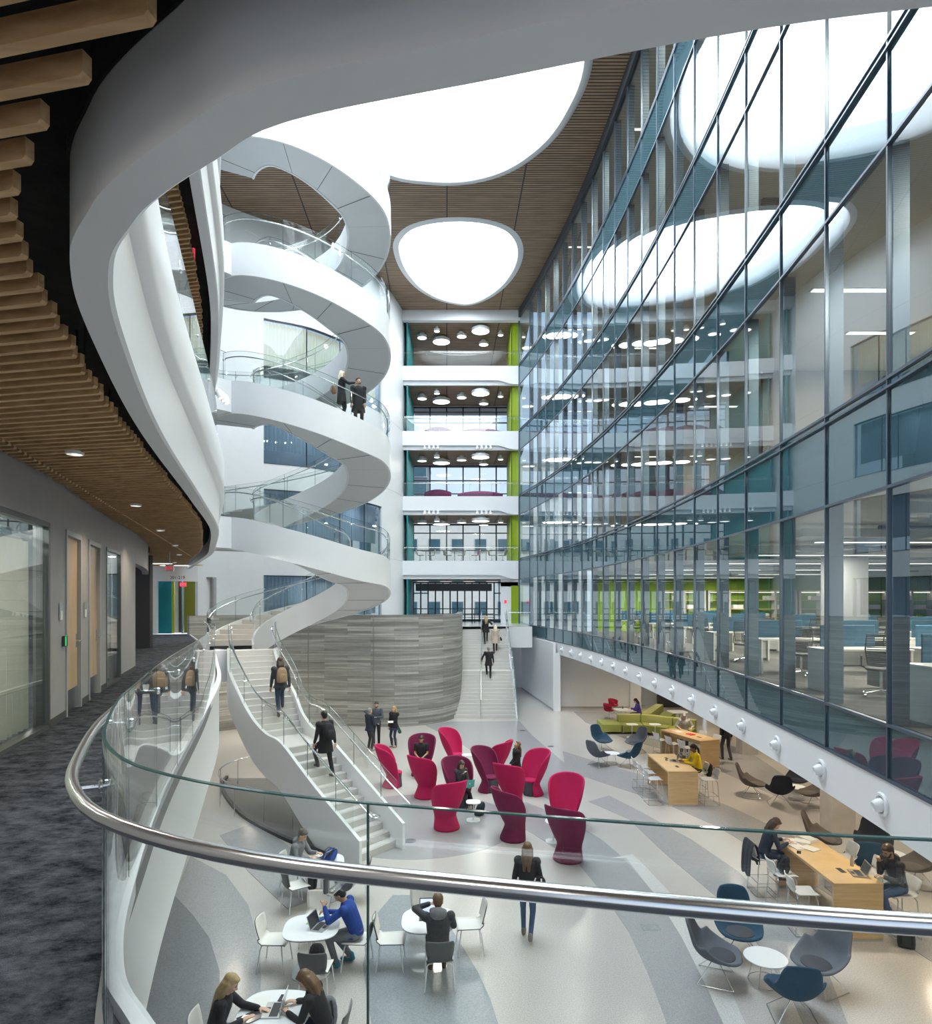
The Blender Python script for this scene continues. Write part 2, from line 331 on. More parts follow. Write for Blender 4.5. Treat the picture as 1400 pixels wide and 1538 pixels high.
# plinth area below the lower stair: dark terrazzo with a curb
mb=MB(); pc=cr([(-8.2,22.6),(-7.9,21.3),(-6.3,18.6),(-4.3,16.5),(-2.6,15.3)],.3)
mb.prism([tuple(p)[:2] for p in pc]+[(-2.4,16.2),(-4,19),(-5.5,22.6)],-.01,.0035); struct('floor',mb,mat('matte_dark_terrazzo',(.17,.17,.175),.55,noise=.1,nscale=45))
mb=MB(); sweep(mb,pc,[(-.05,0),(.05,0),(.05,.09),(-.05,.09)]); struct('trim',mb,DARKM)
mb=MB(); mb.prism([(-22,-5),(24,-5),(24,96),(-22,96)],-.3,-.26); struct('floor',mb,T_MID)
# ------------------------------------------------ L2 floor + slab
L2poly=[tuple(p)[:2] for p in E]+[tuple(p)[:2] for p in K]+[(-.38,40.3),(2.55,40.3),(4.0,40.3),(4.3,56),(-4.6,56)]+[tuple(p)[:2] for p in reversed(off(D,.3))][6:]+[(-18,-3.2),(4.2,-3.2)]
mb=MB(); mb.prism(L2poly,4.38,4.5); struct('floor',mb,CARPET)
mb=MB(); mb.prism(L2poly,3.3,4.375); struct('ceiling',mb,WHITE)
# pale floor on the upper landing beyond the stair
mb=MB(); mb.prism([(-4.1,35.2+4.4),(3.9,40.32),(4.2,50),(-4.1,50)],4.5,4.506); struct('floor',mb,T_WHITE)
FASP=[(-.14,-1.3),(0,-1.3),(.02,-1.28),(.02,-.72),(.03,-.66),(.10,-.60),(.12,-.54),(.12,-.01),(.10,.02),(-.14,.02)]
def fascia(zt,prof,curve=EF):
    mb=MB(); sweep(mb,curve,[(a,zt+b) for a,b in prof]); return mb
FASL2=[(-.18,-1.3),(.0,-1.3),(.02,-1.28),(.02,-.12),(.06,-.06),(.06,.035),(.03,.06),(-.02,.06),(-.02,-.125),(-.18,-.125)]
struct('trim',fascia(4.5,FASL2),WHITE2,smooth=True)
# concrete board-formed wall that carries the upper landing
mb=MB(); 
for i in range(len(K)-1): pass
sweep(mb,K,[(-.15,0),(.15,0),(.15,5.39),(-.15,5.39)]); struct('wall',mb,BOARD,side='concrete')
mb=MB()
for x in(466,565):
    p=min(K,key=lambda q:abs(q.x/q.y-(x-700)/990)); q=off(K,.152)[K.index(p)]
    mb.box((q.x,q.y,2.7),(.035,.03,5.36))
struct('trim',mb,mat('formwork_joint',(.22,.22,.2),.9))
# walls below L2 on the left, set back behind the edge
B1=off(E,-2.6); mb=MB(); b1=[p for p in B1 if p.y>-1 and p.x<1.5]; sweep(mb,b1,[(-.2,0),(0,0),(0,3.3),(-.2,3.3)]); struct('wall',mb,GREYW,side='lower_left')
mb=MB(); mb.box((-8.3,33.6,1.65),(9.5,.2,3.3)); struct('wall',mb,mat('brown_lower_wall',(.16,.13,.11),.6),side='lower_back')
# ------------------------------------------------ upper levels on the left
for k in range(1,5):
    z=LV[k]
    up=[tuple(p)[:2] for p in off(E,-.05)]+[(-13.2,31.6),(-18,31.2),(-18,-3.2),(4.2,-3.2)]
    mb=MB(); mb.prism(up,z-.12,z); struct('floor',mb,CARPET)
    mb=MB(); mb.prism(up,z-.5,z-.125); struct('ceiling',mb,BLACK)
    struct('trim',fascia(z,FASP),WHITE2,smooth=True)
    struct('trim',fascia(z,[(-.152,-.93),(-.142,-.93),(-.142,-.1),(-.152,-.1)]),BLACK)
# slatted timber ceilings below L3..L6
Ein=off(E,-.33); Wout=off(W,.03)
def inside(x,y):
    # between wall curve and slab edge
    if y<-1.5 or y>29: return False
    wx=at_y(Wout,min(y,21.9)).x if y<22 else -14.5
    if x<wx: return False
    if x>-.9 and y<1.9:      # front run of the edge
        for a,b in zip(Ein,Ein[1:]):
            if (a.x-x)*(b.x-x)<=0 and a.x!=b.x: return y<a.y+(b.y-a.y)*(x-a.x)/(b.x-a.x)
        return False
    if x>=0 : return False
    if y<2.0:
        for a,b in zip(Ein,Ein[1:]):
            if (a.x-x)*(b.x-x)<=0 and a.x!=b.x: return y<a.y+(b.y-a.y)*(x-a.x)/(b.x-a.x)
        return True
    return x<at_y(Ein,y).x
def slats(z,y0,y1,wd,ht,rods=True):
    mb=MB(); t=R(12.0); dx,dy=math.cos(t),-math.sin(t); y=y0; n=0
    while y<y1:
        # slat line through (0,y_at_x0)
        pts=[]; run=None; x=-15.
        runs=[]
        while x<4.3:
            yy=y+(x-(-3))*dy/dx
            ok=inside(x,yy)
            if ok and run is None: run=x
            if (not ok or x>4.2) and run is not None: runs.append((run,x)); run=None
            x+=.04
        for a,b in runs:
            cuts=[a]; s=math.ceil((a+.33*y+ (n%2)*.03)/2.4)*2.4-.33*y
            while s<b-.1:
                if s>a+.1: cuts.append(s)
                s+=2.4
            cuts.append(b)
            for i in range(len(cuts)-1):
                xa,xb=cuts[i]+.012,cuts[i+1]-.012
                if xb-xa<.08: continue
                pa=Vector((xa,y+(xa+3)*dy/dx,0)); pb=Vector((xb,y+(xb+3)*dy/dx,0)); nv=Vector((-dy,dx,0))*wd/2
                ch=.013
                L_=pb-pa; u=L_.normalized()
                vs=[]
                for q,sg in((pa,1),(pb,-1)):
                    for w_ in(-1,1):
                        vs.append(q+nv*w_+Vector((0,0,z+ht))); vs.append(q+nv*w_+Vector((0,0,z+ch))); vs.append(q+nv*w_+u*(sg*ch*.9)+Vector((0,0,z)))
                mb.add(vs,[(0,1,4,3),(1,2,5,4),(6,9,10,7),(7,10,11,8),(0,6,7,1),(1,7,8,2),(3,4,10,9),(4,5,11,10),(2,8,11,5),(0,3,9,6)])
        y+=.135; n+=1
    return mb
struct('ceiling',slats(7.6,.55,27,.036,.075),SLAT)
for k,ya in((2,8.),(3,9.),(4,12.)):
    struct('ceiling',slats(LV[k]-1.2,ya,27,.04,.075),SLAT)
mb=MB()      # black hanger rods above the near slats
for i in range(-3,34):
    s=-9+i*.42
    for seg in range(1):
        a=Vector((s-3.3,0,7.72)); d=Vector((math.sin(R(12)),math.cos(R(12)),0))
        pts=[a+d*(t*.5) for t in range(2,50)]; pts=[p for p in pts if inside(p.x,p.y)]
        if len(pts)>2: mb.tube([pts[0],pts[-1]],.011,6)
        for p in pts[::2]: mb.tube([p,p+Vector((0,0,.62))],.009,5)
struct('trim',mb,DARKM)
mb=MB(); mb.box((-14.2,30.0,7.75),(3.6,2.0,.06)); struct('ceiling',mb,SLAT)
# ------------------------------------------------ corridor wall at L2 with openings
WIN=[(3.6,8.25,'w'),(9.0,9.95,'d'),(10.5,11.45,'d'),(12.0,13.35,'w')]; TOPZ=7.07
mb=MB(); ys=[-3.0]
for a,b,_ in WIN: ys+=[a,b]
ys.append(15.15)
wp=[(-.18,4.5),(0,4.5),(0,8.3),(-.18,8.3)]
for i in range(0,len(ys),2): sweep(mb,segs(W,ys[i],ys[i+1]),wp)
for a,b,_ in WIN: sweep(mb,segs(W,a,b),[(-.18,TOPZ),(0,TOPZ),(0,8.3),(-.18,8.3)])
sweep(mb,segs(W,15.15,21.9),[(-.18,6.95),(0,6.95),(0,8.3),(-.18,8.3)])
struct('wall',mb,GREYW,side='left')
mb=MB()
for i in range(0,len(ys),2): sweep(mb,segs(W,ys[i],ys[i+1]),[(0,4.5),(.012,4.5),(.012,4.6),(0,4.6)])
struct('baseboard',mb,mat('dark_grey_rubber_base',(.06,.065,.07),.6),side='left')
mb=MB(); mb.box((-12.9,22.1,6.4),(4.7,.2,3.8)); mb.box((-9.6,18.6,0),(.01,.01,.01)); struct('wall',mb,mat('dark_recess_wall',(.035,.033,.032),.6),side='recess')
def opening(a,b,kind):
    pa,pb=at_y(W,a),at_y(W,b); u=(pb-pa).normalized(); nrm=Vector((u.y,-u.x,0)); L_=(pb-pa).length; rz=math.atan2(u.y,u.x); mid=(pa+pb)/2
    def loc(s,o,z): p=pa+u*s+nrm*o; return (p.x,p.y,z)
    if kind=='w':
        fr=MB()
        for s in(.03,L_-.03): fr.box(loc(s,-.06,(4.5+TOPZ)/2),(.06,.14,TOPZ-4.5),rz)
        fr.box(loc(L_/2,-.06,TOPZ-.03),(L_,.14,.06),rz); fr.box(loc(L_/2,-.06,4.52),(L_,.14,.05),rz)
        o=struct('window',fr,mat('grey_window_frame',(.12,.13,.135),.4,.4))
        g=MB(); n=3 if L_>3 else 2
        for i in range(n):
            s0=.06+(L_-.12)*i/n; s1=.06+(L_-.12)*(i+1)/n
            g.box(loc((s0+s1)/2,-.03,(4.55+TOPZ)/2),(s1-s0-.012,.012,TOPZ-4.62),rz)
        gg=g.build('glass_pane',glassmat('corridor_office_glass',(.86,.9,.88),1.75),o)
        # pleated sheer curtain inside
        c=MB(); m_=int(L_/.035); rows=[]
        for z in(4.53,5.6,TOPZ-.25):
            rows.append([Vector(loc(.05+(L_-.1)*i/m_,-.22+.028*math.sin(i*1.25+.3*math.sin(i*.2)+z*.2),z)) for i in range(m_+1)])
        for z in(4.53,5.6,TOPZ-.25)[::-1]:
            rows.append([Vector(loc(.05+(L_-.1)*i/m_,-.223-.003+.028*math.sin(i*1.25+.3*math.sin(i*.2)+z*.2),z)) for i in range(m_+1)])
        c.loft([[r_[i] for r_ in rows] for i in range(m_+1)])
        cu=c.build('curtain',CURT,o,True)
        t=MB(); t.box(loc(L_/2,-.2,TOPZ-.2),(L_-.1,.05,.05),rz); t.build('curtain_track',STEEL,o)
    else:
        fr=MB(); 
        for s in(.035,L_-.035): fr.box(loc(s,-.04,(4.5+TOPZ)/2),(.06,.12,TOPZ-4.5),rz)
        fr.box(loc(L_/2,-.04,TOPZ-.035),(L_,.12,.07),rz)
        o=struct('door',fr,mat('pale_grey_door_frame',(.42,.45,.47),.4,.1))
        lf=MB(); lf.box(loc(L_/2,-.055,(4.52+TOPZ-.07)/2),(L_-.15,.05,TOPZ-.1-4.52),rz); lf.build('door_leaf',DOORW,o)
        kp=MB(); kp.box(loc(L_/2,-.027,4.68),(L_-.2,.006,.3),rz); kp.build('kick_plate',STEEL,o)
        hd=MB(); hd.tube([loc(L_-.17,-.03,5.5),loc(L_-.17,.04,5.5),loc(L_-.30,.04,5.5)],.012); hd.box(loc(L_-.17,-.025,5.5),(.06,.012,.2),rz); hd.build('door_handle',STEEL,o)
    return loc,rz
for a,b,k_ in WIN: opening(a,b,k_)
# room walls behind the windows
mb=MB(); sweep(mb,off(segs(W,-2.5,15),-2.2),[(-.1,4.5),(0,4.5),(0,7.6),(-.1,7.6)]); struct('wall',mb,WHITE,side='office_back')
# upper left walls
mb=MB(); sweep(mb,segs(W,-2.9,21.9),[(-.15,8.8),(0,8.8),(0,25.8),(-.15,25.8)]); struct('wall',mb,WHITE,side='left_upper')
# ------------------------------------------------ curved white drum wall behind the spiral
def dpx(px):
    return min(D,key=lambda q:abs(q.x/q.y-(px-700)/990) if q.y<48 else 9)
def dsub(a,b):
    i=D.index(dpx(a)); j=D.index(dpx(b)); return D[i:j+1]
mb=MB()
zs=[4.5,8.8,13.2,17.65,22.1,25.85]
dl=D[D.index(dpx(296)):]      # right of the corridor door
iw0=D.index(dpx(393)); iw1=D.index(dpx(574))
def wall_seg(cv,z0,z1): sweep(mb,cv,[(-.25,z0),(0,z0),(0,z1),(-.25,z1)])
wall_seg(D[D.index(dpx(296)):iw0+1],4.5,25.85); wall_seg(D[iw1:],4.5,25.85)
winD=[(4.5,7.4),(8.8,11.9),(13.2,16.3),(17.65,20.75)]
prev=4.5
for a,b in winD:
    if a>prev+.01: wall_seg(D[iw0:iw1+1],prev,a)
    prev=b
wall_seg(D[iw0:iw1+1],prev,25.85)
wall_seg(D[:D.index(dpx(238))+1],4.5,8.8); wall_seg(D[D.index(dpx(238)):D.index(dpx(296))+1],7.0,8.8); wall_seg(D[:D.index(dpx(296))+1],8.8,25.85)
struct('wall',mb,WHITE,side='drum',smooth=True)
mb=MB()
for z in(8.75,13.15,17.6,22.05): sweep(mb,D[iw0:],[(0,z),(.004,z),(.004,z+.02),(0,z+.02)])
struct('trim',mb,mat('plaster_reveal_joint',(.5,.52,.54),.6))
WCURT=translu(mat('white_wall_curtain',(.66,.70,.74),.8)); WARM=mat('glowing_cream_curtain',(.85,.78,.62),.8,emit=(1,.9,.72),estr=.45)  # cream curtain glows by itself, standing in for a lit room behind
for wi,(a,b) in enumerate(winD):
    cv=D[iw0:iw1+1]; fr=MB()
    sweep(fr,cv,[(-.2,a),(-.05,a),(-.05,a+.05),(-.2,a+.05)]); sweep(fr,cv,[(-.2,b-.05),(-.05,b-.05),(-.05,b),(-.2,b)])
    for j in range(0,len(cv),max(1,len(cv)//4)):
        q=off(cv,-.12)[j]; fr.box((q.x,q.y,(a+b)/2),(.05,.05,b-a))
    o=struct('window',fr,DARKM)
    g=MB(); sweep(g,cv,[(-.10,a),(-.09,a),(-.09,b),(-.10,b)]); g.build('glass_pane',glassmat('drum_window_glass',(.72,.79,.83),1.33),o,True)
    fine=resample(off(cv,-.45),.06); c=MB(); rings=[]
    for i,p in enumerate(fine):
        dlt=.05*math.sin(i*1.9); t=(fine[min(i+1,len(fine)-1)]-fine[max(i-1,0)]).normalized(); q=p+Vector((t.y,-t.x,0))*dlt; q2=q-Vector((t.y,-t.x,0))*.01
        rings.append([Vector((q.x,q.y,a+.8)),Vector((q.x,q.y,b)),Vector((q2.x,q2.y,b)),Vector((q2.x,q2.y,a+.8))])
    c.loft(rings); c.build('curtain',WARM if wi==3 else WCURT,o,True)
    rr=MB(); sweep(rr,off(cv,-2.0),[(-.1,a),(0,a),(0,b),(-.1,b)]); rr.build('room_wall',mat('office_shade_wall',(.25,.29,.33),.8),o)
# door alcove with coloured walls
al=MB()
p0=dpx(238); p1=dpx(296)
al.box((-15.6,33.75,5.85),(.1,3.6,2.7)); al.box((-12.4,33.9,5.85),(.1,3.3,2.7)); al.box((-14,35.6,5.85),(3.4,.1,2.7)); al.box((-14,33.85,7.2),(3.3,3.4,.06)); struct('wall',al,GREYW,side='alcove')
x=lambda px,y:(px-700)/990*y
def alc(a,b,y,m_,z0=4.5,z1=7.15,nm='wall',side='alcove_panel'):
    q=MB(); q.box(((x(a,y)+x(b,y))/2,y,(z0+z1)/2),(x(b,y)-x(a,y),.06,z1-z0)); return struct(nm,q,m_,side=side)
alc(236,258,31.7,TEAL,side='teal_panel'); alc(257,262,32.1,mat('yellow_panel_paint',(.55,.52,.02),.5),side='yellow_panel'); alc(261,268,32.4,SIGNW,side='pale_panel'); 
d_=alc(267,277,32.6,mat('taupe_door',(.22,.17,.14),.5),nm='door'); 
q=MB(); q.box((x(276,32.5),32.45,5.8),(.08,.2,2.65)); q.build('door_frame',STEEL,d_)
alc(277,294,32.3,OLIVE,side='olive_panel')
# ------------------------------------------------ far bridges L3..L6
for k in range(1,5):
    z=LV[k]; mb=MB(); X0=-4.35; X1=3.95
    poly=[(X0,z),(X1,z),(X1,z-1.25),(3.3,z-1.25),(2.95,z-1.2),(2.6,z-1.08),(2.2,z-.97),(X0,z-.97)]
    vs=[(a,45.0,b) for a,b in poly]+[(a,45.25,b) for a,b in poly]; n=len(poly)
    mb.add(vs,[tuple(range(n)),tuple(range(n,2*n))[::-1]]+[(i,(i+1)%n,n+(i+1)%n,n+i) for i in range(n)])
    mb.box(((X0+X1)/2,45.32,z-.62),(X1-X0,.2,1.25))
    struct('trim',mb,WHITE2)
    mb=MB(); mb.prism([(X0,45.25),(X1,45.25),(X1,56),(X0,56)],z-.3,z); struct('floor',mb,mat('bridge_floor_carpet',(.2,.19,.2),.9))
    zc=z-1.25
    mb=MB(); mb.prism([(X0,45.4),(X1,45.4),(X1,50.1 if k<5 else 56),(X0,50.1)],zc,zc+.1); struct('ceiling',mb,BATTEN)
mb=MB(); mb.prism([(-4.35,45.2),(4.4,45.2),(4.4,57),(-4.35,57)],25.2,25.3); struct('ceiling',mb,BATTEN)
mb=MB(); mb.box((0,45.05,25.5),(9,.4,.7)); struct('trim',mb,WHITE2)
# side walls of the bridge bays, coloured, one per storey
for k in range(5):
    z0=LV[k]; z1=(LV[k+1]-1.25) if k<4 else 25.2
    mb=MB(); mb.box((-4.02,47.6,(z0+z1)/2),(.1,4.9,z1-z0)); struct('wall',mb,TEAL,side='teal_end')
    mb=MB(); 
    if k==0:
        mb.box((3.0,45.55,5.8),(1.2,.12,2.6+.5)); mb.box((3.0,45.55,7.3),(1.2,.12,.5)); struct('wall',mb,WHITE,side='right_end')
        mb=MB(); mb.box((3.42,45.46,5.8),(.62,.08,2.6)); mb.build('door_leaf',GREEN,None)['kind']='structure'; C.objects[-1].name='door_9'
    else:
        mb.box((3.45,45.6,(z0+z1)/2),(.62,.1,z1-z0)); mb.box((3.14,47.8,(z0+z1)/2),(.08,4.5,z1-z0)); struct('wall',mb,GREEN,side='green_end')
# L2 lower white wall pieces at the right end of the stair
mb=MB(); mb.box((3.32,40.35,3.85),(1.45,.2,1.28)); struct('trim',mb,WHITE)
mb=MB(); mb.prism([(2.7,40.3),(3.95,40.3),(3.95,45),(2.7,45)],3.2,3.3); struct('ceiling',mb,WHITE)
mb=MB(); mb.box((1.6,46.2,1.65),(8,.2,3.3)); struct('wall',mb,WHITE,side='lower_rear')
# ------------------------------------------------ glazed facade behind the bridges
DK=mat('dark_facade_mullion',(.05,.06,.075),.4,.5)
def fac(z0,z1,y,rows,dense=1.75):
    fr=MB(); x=-4.0; xs=[]
    while x<3.2: xs.append(x); x+=dense*.62 if dense<1 else dense*.72
    for x in xs: fr.box((x,y,(z0+z1)/2),(.1,.2,z1-z0))
    for z in rows: fr.box((-.4,y,z),(7.4,.16,.07))
    fr.box((-.4,y,z0+.05),(7.4,.2,.1)); fr.box((-.4,y,z1-.05),(7.4,.2,.1))
    o=struct('window',fr,DK); g=MB()
    for a,b in zip(xs,xs[1:]+[3.2]): g.box(((a+b)/2,y,(z0+z1)/2),(b-a-.1,.02,z1-z0-.2))
    g.build('glass_pane',FGLASS,o)
fac(8.8,11.9,50.2,[9.9,11.2]); fac(13.2,16.35,50.2,[14.2,15.2]); fac(17.65,20.8,50.2,[18.6,19.6,20.4]); fac(22.1,25.2,56,[23.1,24.2])
fac(4.5,7.5,50.2,[5.0,5.45],.9)
mb=MB(); mb.box((-.9,48.6,7.05),(5.6,.3,.55)); struct('trim',mb,mat('dark_entrance_header',(.08,.085,.1),.5))
# inner entrance screens
for (a,b) in((-3.75,-2.7),(2.0,2.75)):
    fr=MB(); 
    for xx in(a,b,(a+b)/2): fr.box((xx,47.2,5.95),(.07,.1,2.9))
    for zz in(4.55,7.38,6.6): fr.box(((a+b)/2,47.2,zz),(b-a+.07,.1,.08))
    o=struct('window',fr,DK); g=MB(); g.box(((a+b)/2,47.2,5.95),(b-a,.015,2.85)); g.build('glass_pane',FGLASS,o)
# ------------------------------------------------ right lower zone below the glass volume
mb=MB(); mb.prism([tuple(p)[:2] for p in off(CWC,-0.0) if p.y<46]+[(24,46),(24,-3)],3.12,3.2); struct('ceiling',mb,mat('warm_white_ceiling',(.74,.72,.68),.6))
cwr=CWC
mb=MB(); cv=[p for p in CWC if p.y<44.9]; sweep(mb,cv,[(-.02,3.12),(.35,3.12),(.35,3.78),(-.02,3.78)]); struct('trim',mb,WHITE2)
mb=MB(); 
def vwall(a,b,z0,z1,t=.15):
    a=Vector((*a,0));b=Vector((*b,0)); mb.bar(a+Vector((0,0,(z0+z1)/2)),b+Vector((0,0,(z0+z1)/2)),t,z1-z0)
vwall((3.9,45.5),(4.87,36.3),0,3.75); vwall((4.87,36.3),(5.2,36.2),0,3.2); vwall((5.15,37.4),(9.3,37.4),0,3.2); vwall((9.3,37.4),(9.9,37.3),0,3.2,.4)
vwall((9.8,38.6),(11.2,38.6),0,3.2)
struct('wall',mb,WHITE,side='lower_right')
mb=MB(); mb.bar((3.83,45.4,.05),(4.79,36.25,.05),.03,.1); mb.bar((5.2,37.3,.04),(9.2,37.3,.04),.03,.08); struct('baseboard',mb,STEEL,side='lower_right')
mb=MB(); mb.box((12.2,37.6,1.6),(2.6,.15,3.2)); struct('wall',mb,mat('dark_glazed_screen',(.04,.04,.042),.2),side='dark_screen')
mb=MB(); mb.box((14.6,36.6,1.6),(2.4,.2,3.2)); struct('wall',mb,TABLEW,side='timber')
CONC=mat('smooth_concrete',(.42,.40,.37),.7,noise=.12,nscale=2.5)
mb=MB(); mb.box((15.0,28,1.6),(.2,17,3.2)); mb.box((14.4,12,1.6),(.2,16,3.2)); mb.box((14.7,20,1.6),(.8,.2,3.2)); struct('wall',mb,mat('warm_beige_wall',(.56,.52,.46),.7),side='right')
for cx_,cy_ in((9.75,17.3),(11.2,26.3),(8.7,9.5)):
    mb=MB(); mb.box((cx_,cy_,1.56),(.6,.6,3.12)); tag(mb.build('concrete_column',CONC),{9.75:'square concrete column behind the long timber table with the laptop user',11.2:'square concrete column furthest back below the glass wall',8.7:'square concrete column nearest the camera below the glass wall'}[cx_],'column','concrete columns below the glass wall')
# ------------------------------------------------ roof with skylights
big=[(4.1,22.6),(4.35,24.5),(4.15,26.2),(3.43,28.3),(1.9,30.15),(0,31.0),(-1.9,31.0),(-3.6,30.5),(-5.6,28.8),(-6.9,26.3),(-7.6,23),(-7.7,19),(-7.2,15),(-6,11),(-4,8),(-1,6.6),(1.4,7.4),(2.9,10),(3.5,14),(3.8,18.5)]
sm=[tuple(G(a,b,ROOF))[:2] for a,b in[(599,375),(603,358),(618,344),(642,336),(672,332),(705,332),(738,337),(763,348),(776,366),(777,388),(768,410),(752,430),(730,446),(706,455),(684,454),(656,446),(630,430),(609,404)]]
def closed_cr(pts):
    n=len(pts); out=[]; P=[Vector((p[0],p[1],0)) for p in pts]
    for i in range(n):
        a,b,c,d=P[i-1],P[i],P[(i+1)%n],P[(i+2)%n]
        for k in range(5):
            t=k/5; out.append(.5*((2*b)+(c-a)*t+(2*a-5*b+4*c-d)*t*t+(3*b-a-3*c+d)*t**3))
    return out
big=closed_cr(big); sm=closed_cr(sm)
def shrink(poly,d):
    n=len(poly); ar=sum(poly[i].x*poly[(i+1)%n].y-poly[(i+1)%n].x*poly[i].y for i in range(n)); s=1 if ar>0 else -1; out=[]
    for i,p in enumerate(poly):
        t=(poly[(i+1)%n]-poly[i-1]).normalized(); out.append(p+Vector((-t.y,t.x,0))*d*s)
    return out
mb=MB(); mb.prism([(-19,-3.2),(18,-3.2),(18,45.2),(-19,45.2)],ROOF,ROOF+.15,holes=[[tuple(p)[:2] for p in shrink(big,-.28)],[tuple(p)[:2] for p in shrink(sm,-.28)]]); struct('ceiling',mb,BATTEN)
for nm,pl,dep in(('big',big,1.1),('small',sm,.9)):
    mb=MB(); n=len(pl)
    prof=[(-.34,.02),(-.30,-.02),(-.10,-.07),(0,-.06),(.1,.05),(.16,.25),(.22,dep*.6),(.26,dep)]
    rings=[]
    for o_,z in prof: rings.append([Vector((p.x,p.y,ROOF+z)) for p in shrink(pl,o_)])
    rings+= [[Vector((p.x,p.y,ROOF+dep)) for p in shrink(pl,-.3)],[Vector((p.x,p.y,ROOF+.1)) for p in shrink(pl,-.34)]]
    mb.loft(rings,closed_path=True); rim=struct('trim',mb,WHITE,smooth=True)
    mb=MB(); mb.prism([tuple(p)[:2] for p in shrink(pl,.22)],ROOF+dep-.02,ROOF+dep+.03); struct('window',mb,SKYL)
# edge trim between curtain wall and roof
mb=MB(); sweep(mb,[p for p in CWC if p.y<45],[(-.12,25.3),(.02,25.3),(.02,25.84),(-.12,25.84)]); struct('trim',mb,mat('dark_head_trim',(.03,.035,.045),.5))
# ------------------------------------------------ curtain wall
ZT=[3.8,4.5,7.55,8.95,11.95,13.3,16.35,17.75,20.8,22.2,25.4]
# arc-length stations, one of them at y=8.45
def cwpts():
    y=8.45; ys=[y]
    while y>-2: y-=1.8/math.hypot(1,.0086*(y-21)); ys.insert(0,y)
    y=8.45
    while y<43.5: y+=1.8/math.hypot(1,.0086*(y-21)); ys.append(y)
    ys[-1]=45.0
    return [Vector((cwx(y),y,0)) for y in ys]
CP=cwpts()
rnd=random.Random(3)
for i,(a,b) in enumerate(zip(CP,CP[1:])):
    u=(b-a).normalized(); nrm=Vector((-u.y,u.x,0)); rz=math.atan2(u.y,u.x); L_=(b-a).length
    fr=MB()
    # vertical mullion at the near end of the bay, transoms across it
    fr.box((a.x,a.y,14.6),(.032,.055,21.6),rz); 
    p=a-nrm*.02
    mid=(a+b)/2
    for z in ZT: fr.box((mid.x,mid.y,z),(L_,.07,.04),rz)
    for z in ZT[3:-1:2]: fr.box((mid.x,mid.y,z-.13),(L_,.10,.03),rz)
    o=struct('window',fr,MULL)
    fb=MB(); q=a-nrm*.16+u*.05; fb.box((q.x,q.y,14.9),(.07,.2,20.9),rz); fb.build('vertical_fin',FIN,o)
    for j,(z0,z1) in enumerate(zip(ZT,ZT[1:])):
        g=MB(); t=rnd.gauss(0,.0022); t2=rnd.gauss(0,.0016); M=Matrix.Rotation(rz+t,3,'Z'); hx=L_/2-.028; hz=(z1-z0)/2-.028; zc=(z0+z1)/2
        vs=[]
        for (sx,sz) in((-1,-1),(1,-1),(1,1),(-1,1)):
            v=M@Vector((sx*hx,sz*hz*t2,0)); vs.append((mid.x+v.x,mid.y+v.y,zc+sz*hz))
        # very thin sealed pane
        vs2=[(v[0]+nrm.x*-.0,v[1],v[2]) for v in vs]
        g.add(vs,[(0,1,2,3)])
        sp=(j==0 or (j>=2 and j%2==0))
        ob=g.build('spandrel_pane' if sp else 'glass_pane',SPAND if sp else (CWFRIT if j in(1,) else CWGLASS),o)
mb=MB(); mb.box((CP[-1].x,45.0,14.6),(.1,.12,21.6)); struct('trim',mb,MULL)
# frit object-space z is world z because panes are built in place
n=[x for x in CWFRIT.node_tree.nodes if x.type=='MATH']
for x in n:
    if x.operation=='GREATER_THAN': x.inputs[1].default_value=4.5
    if x.operation=='LESS_THAN' and x.inputs[1].default_value==1.1: x.inputs[1].default_value=5.6
# ------------------------------------------------ floors and ceilings of the glass volume
inner=[p for p in off(CWC,.12) if p.y<45.2]
def rpoly(x1,y1=34): return [tuple(p)[:2] for p in inner if p.y<y1]+[(x1,y1),(x1,-3)]
OC=mat('office_beige_ceiling',(.62,.58,.50),.7); OFL=mat('office_dark_carpet',(.06,.055,.055),.95)
for k,z in enumerate(LV):
    mb=MB(); mb.prism(rpoly(24),z-.3,z); struct('floor',mb,OFL)
    zc=(LV[k+1]-1.25) if k<4 else 25.3
    if k>0:
        mb=MB(); mb.prism(rpoly(24),z-1.2,z-.35); struct('ceiling',mb,OC)
mb=MB(); mb.prism(rpoly(24),25.42,25.7); struct('ceiling',mb,OC)
BEIGE=mat('office_beige_wall',(.50,.46,.40),.7); DKW=mat('office_dark_wall',(.12,.11,.105),.7)
for k,z in enumerate(LV):
    z1=LV[k+1]-1.2 if k<4 else 25.4
    mb=MB(); mb.box((15.3,33.9,(z+z1)/2),(17.4,.15,z1-z)); struct('wall',mb,BEIGE if k else mat('office_green_wall',(.22,.38,.02),.6),side='office_back')
    mb=MB(); mb.box((23.9,15.5,(z+z1)/2),(.15,37,z1-z)); struct('wall',mb,BEIGE,side='office_side')
    if k:
        # meeting-room partitions running back from the glass, one per storey
        for yy,mm in((9.5,BEIGE),(17,DKW),(24,BEIGE)):
            mb=MB(); x0=cwx(yy)+1.6; mb.box(((x0+12)/2,yy,(z+z1)/2),(12-x0,.12,z1-z)); struct('wall',mb,mm,side='office_partition')
        mb=MB(); mb.box((11,16,(z+z1)/2),(.12,22,z1-z)); struct('wall',mb,BEIGE,side='office_corridor')
